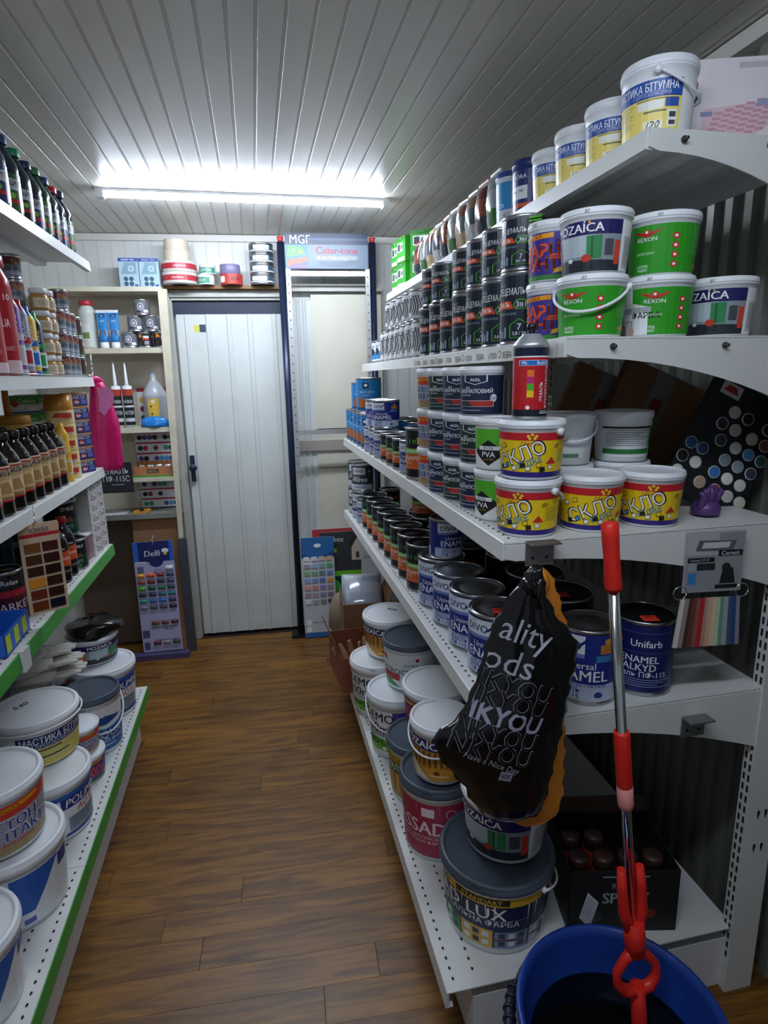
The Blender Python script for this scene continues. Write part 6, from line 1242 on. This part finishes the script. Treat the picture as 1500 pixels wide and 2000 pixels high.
# cardboard sheet and colour chart by the door
t = thing('cardboard_sheet', 'plain brown cardboard sheet leaning under the wall shelves', 'cardboard', BK(-.565, .235, 0.006), SK, None, (R(-5), 0, SK)); obj('sheet', MB().box(-.125, .11, 0, .006, 0, .765).mesh('sheet', CARD), t)
t = thing('colour_chart', 'enamel colour chart with dolphin logo leaning on the cardboard', 'chart', BK(-.575, .27, .035), SK, None, (R(-4.5), R(-1), SK))
obj('board', MB().box(-.105, .105, 0, .004, 0, .62).mesh('board', mat('#a5a5c4', .5)), t)
dp = [RC(0, 0, 1, 1, '#a9a9cc'), RC(0, .82, 1, 1, '#1c2660'), RC(0, .82, .12, 1, '#2460b8'), RC(.9, .82, 1, 1, '#2460b8'), EL(.55, .82, .06, '#1c2660', .05), RC(.02, .815, .3, .825, '#dfe2f0'), T(.47, .895, .05, 'Delfi', '#ffffff', w=.46, b=.02, sh=.1), EL(.8, .915, .03, '#e8ecf4', .02), EL(.8, .89, .015, '#d8c070'), RC(.06, .7, .22, .78, '#5a6080'), T(.58, .745, .018, 'Емаль', '#23305a', w=.2), T(.58, .72, .018, 'ПФ-115П', '#23305a', w=.3), T(.6, .225, .016, 'Емаль для підлоги', '#23305a', w=.6), T(.7, .2, .016, 'ПФ-266', '#23305a', w=.2), T(.62, .105, .016, 'Грунтовка та інші', '#23305a', w=.6), RC(.02, .13, .2, .2, '#4a506c'), RC(.04, .02, .18, .09, '#4a506c')]
obj('print', label('delfi', dp, .208, .62, 0, None), t)
pc = ['#e0a02c', '#e0562c', '#8a2c34', '#4a4f5c', '#8a4a34', '#6a2c2c', '#2c3038', '#4a5460', '#4ab02c', '#24503c', '#2c6a48', '#2c4a50', '#24343c', '#2a3440', '#2a6a64', '#2c7a84', '#3a8a84', '#2c6aa0', '#2c6ac0', '#34406a', '#7a7f90', '#4a5060', '#4a4c5c', '#2c2e40']
cap_ = MB().tube([(-.019, 0, 0), (.019, 0, 0)], .011, 10).mesh('sample', PLW)
def cap_at(x, z_, c): me = cap_.copy(); me.materials.clear(); me.materials.append(mat(c, .3)); obj('sample', me, t, (x, -.002, z_))
for i, c in enumerate(pc): cap_at(-.076 + .051*(i % 4), .435 - .036*(i // 4), c)
cap_at(.077, .47, '#e6e6e2')
for k in range(3): cap_at(-.025 + .051*k, .165, ['#7a4034', '#7a4034', '#5a2c2c'][k]); cap_at(-.025 + .051*k, .05, ['#6a2a34', '#8a8a90', '#4a4a4c'][k])
obj('string', MB().tube([(0, -.003, .6), (.006, -.004, .62), (.0, -.002, .63), (.012, -.002, .655)], .001, 6).mesh('string', WHITE), t)
struct('trim_3', MB().box(-.3, .035, -.05, .0, 0, .03).mesh('trim', mat('#4a4468', .6)), None, loc=BK(-.47, .26, 0), rot=(0, 0, SK))
struct('trim_4', MB().box(0, .045, -.03, 0, 0, .66).mesh('trim', mat('#3f444e', .6)), None, loc=BK(-.452, .2, 0), rot=(0, 0, SK))

# ---------------- stand with the colour sign
t = thing('display_stand', 'empty display stand on dark poles with a colour concentrate sign', 'stand', BK(.425, .14, 0), SK)
DBL = mat('#1f2b44', .3, .3); ALU = mat('#c9c9c8', .35, .7)
for sx, nm in ((-.238, 'l'), (.242, 'r')):
    p = obj('pole', MB().tube([(sx, 0, .012), (sx, 0, 2.19)], .0185, 16).mesh('pole', DBL), t)
    obj('foot', MB().box(sx - .055, sx + .055, -.04, .04, 0, .02).mesh('foot', BLK), p)
    obj('red_tip', MB().tube([(sx, 0, 2.19), (sx, 0, 2.215)], [.012, .018], 10).mesh('red_tip', mat('#c83a3a', .4)), p)
for sx in (-.205, .21):
    s_ = obj('slotted_rail', MB().box(sx - .012, sx + .012, -.03, -.022, .95 if sx < 0 else 1.3, 2.055).mesh('slotted_rail', ALU), t)
    b = MB(); zz = .99 if sx < 0 else 1.34
    while zz < 2.04: b.lathe([(.0001, 0), (.0035, 0), (.0035, .0005)], 8, cx=sx, cy=-zz); zz += .045
    me = b.mesh('holes', BLK); me.transform(Matrix.Translation((0, -.0305, 0)) @ Matrix.Rotation(R(-90), 4, 'X')); obj('holes', me, s_)
obj('cross_bar', MB().box(-.2, .2, -.028, -.016, 2.02, 2.045).mesh('cross_bar', ALU), t); obj('cross_bar', MB().box(-.2, .2, -.028, -.016, 1.195, 1.22).mesh('cross_bar', ALU), t)
sg = obj('sign', MB().box(-.215, .215, -.03, -.024, 2.056, 2.228).mesh('sign', mat('#5f7086', .4)), t)
obj('print', label('mgf', [RC(0, 0, 1, 1, '#6d7d90'), RC(0, .68, 1, 1, '#2c3a52'), T(.18, .83, .24, 'MGF', '#eef1f6', w=.24), RC(.26, .8, 1, .86, '#4a5c78'), RC(0, 0, .27, .68, '#4a7a9a'), PG('#5aa04a', (.02, .34), (.24, .4), (.2, .62), (.04, .66)), PG('#c86a4a', (.02, .06), (.26, .2), (.26, .34), (.02, .24)), PG('#7a6ab0', (.02, 0), (.27, 0), (.27, .12), (.1, .16)), EL(.1, .52, .05, '#8fc8e0'), EL(.18, .48, .04, '#c8d84a'), T(.62, .52, .2, 'Color-tone', '#c8304a', w=.5), T(.62, .3, .1, 'ПІГМЕНТНИЙ КОНЦЕНТРАТ', '#eef1f6', w=.5)] + lines(.4, .88, .04, .2, 3, '#3f4c5c', .35), .43, .172, 2.056, None, y=-.03), sg)
# colour charts standing at the wall behind the boxes
def chart(lab, u, v, w, h, P, nm, rot=0, tilt=-5, samples=None):
    t = thing('colour_chart', lab, 'chart', BK(u, v, .004), SK, None, (R(tilt), 0, SK + R(rot)))
    obj('board', MB().box(-w/2, w/2, 0, .004, 0, h).mesh('board', mat('#c8ccd0', .5)), t); obj('print', label(nm, P, w, h, 0, None), t)
    if samples:
        sm = MB(); sm.box(-.017, .017, -.004, 0, -.012, .012)
        for i, c in enumerate(samples): me = sm.mesh('sample', mat(c, .3)); obj('sample', me, t, (-.066 + .044*(i % 4), -.001, .475 - .043*(i // 4)))
    return t
chart('pale colour chart with swimmer logo leaning by the dark pole', .305, .19, .19, .6, [RC(0, 0, 1, 1, '#c3c7cc'), RC(0, .8, 1, 1, '#2c6aa8'), EL(.5, .92, .035, '#eef2f6', .02), PG('#1c4a84', (0, .84), (.5, .8), (1, .86), (1, .8), (0, .8)), RC(.05, .72, .3, .78, '#eef0f2'), RC(0, 0, 1, .05, '#2c6aa8'), RC(.08, .06, .22, .11, '#f2f4f4'), RC(.08, .13, .22, .18, '#f2f4f4'), T(.45, .15, .014, 'фарби та лаки', '#3a3f46', w=.4)], 'swim', 0, -4, ['#eceef0', '#dfe8f0', '#d8c8a8', '#d8b088', '#a8a4ac', '#9ac0e0', '#8fb0b0', '#5ab06a', '#8fb88a', '#7ab08a', '#6a8a8a', '#5a90c8', '#8ab0e0', '#7a98d0', '#6a78b0', '#d8a04a', '#e0a098', '#d88a8a', '#8a80c0', '#a08890', '#a89098', '#a8a0b0', '#8a8fa8', '#8a7a84', '#dfe0e4', '#a8a8b0', '#8a868c', '#4a4650'])
chart('dark colour chart with house picture and green bands at the back wall', .46, .16, .28, .62, [RC(0, 0, 1, 1, '#1f3a3c'), RC(0, .62, 1, 1, '#3a3c40'), T(.3, .93, .05, 'Farbex', '#f2f4f4', w=.4, b=.02), PG('#c8c0b0', (.66, .72), (.95, .72), (.95, .86), (.8, .95), (.66, .84)), PG('#2a2420', (.6, .84), (.8, .97), (1, .84), (1, .87), (.8, 1), (.6, .87)), RC(.75, .74, .82, .8, '#5a3a24'), RC(.0, .57, 1, .62, '#6ac02c'), RC(0, .8, .35, .84, '#6ac02c'), EL(.2, .45, .1, '#3fa04a')], 'farb', 0, -3)
chart('red-topped chart edge showing behind the house picture chart', .40, .13, .24, .635, [RC(0, 0, 1, 1, '#b3383c')], 'redc', 0, -2)
chart('grey and green swatch chart at the far shelf end', .625, .2, .14, .56, [RC(0, 0, 1, 1, '#b4b6b8'), T(.4, .84, .04, 'OASIS', '#6a6e72', w=.6), RC(.1, .45, .8, .6, '#4a5258'), RC(.1, .3, .8, .43, '#24503c'), RC(.1, .1, .8, .27, '#3a4a54')], 'oas', -4, -4)
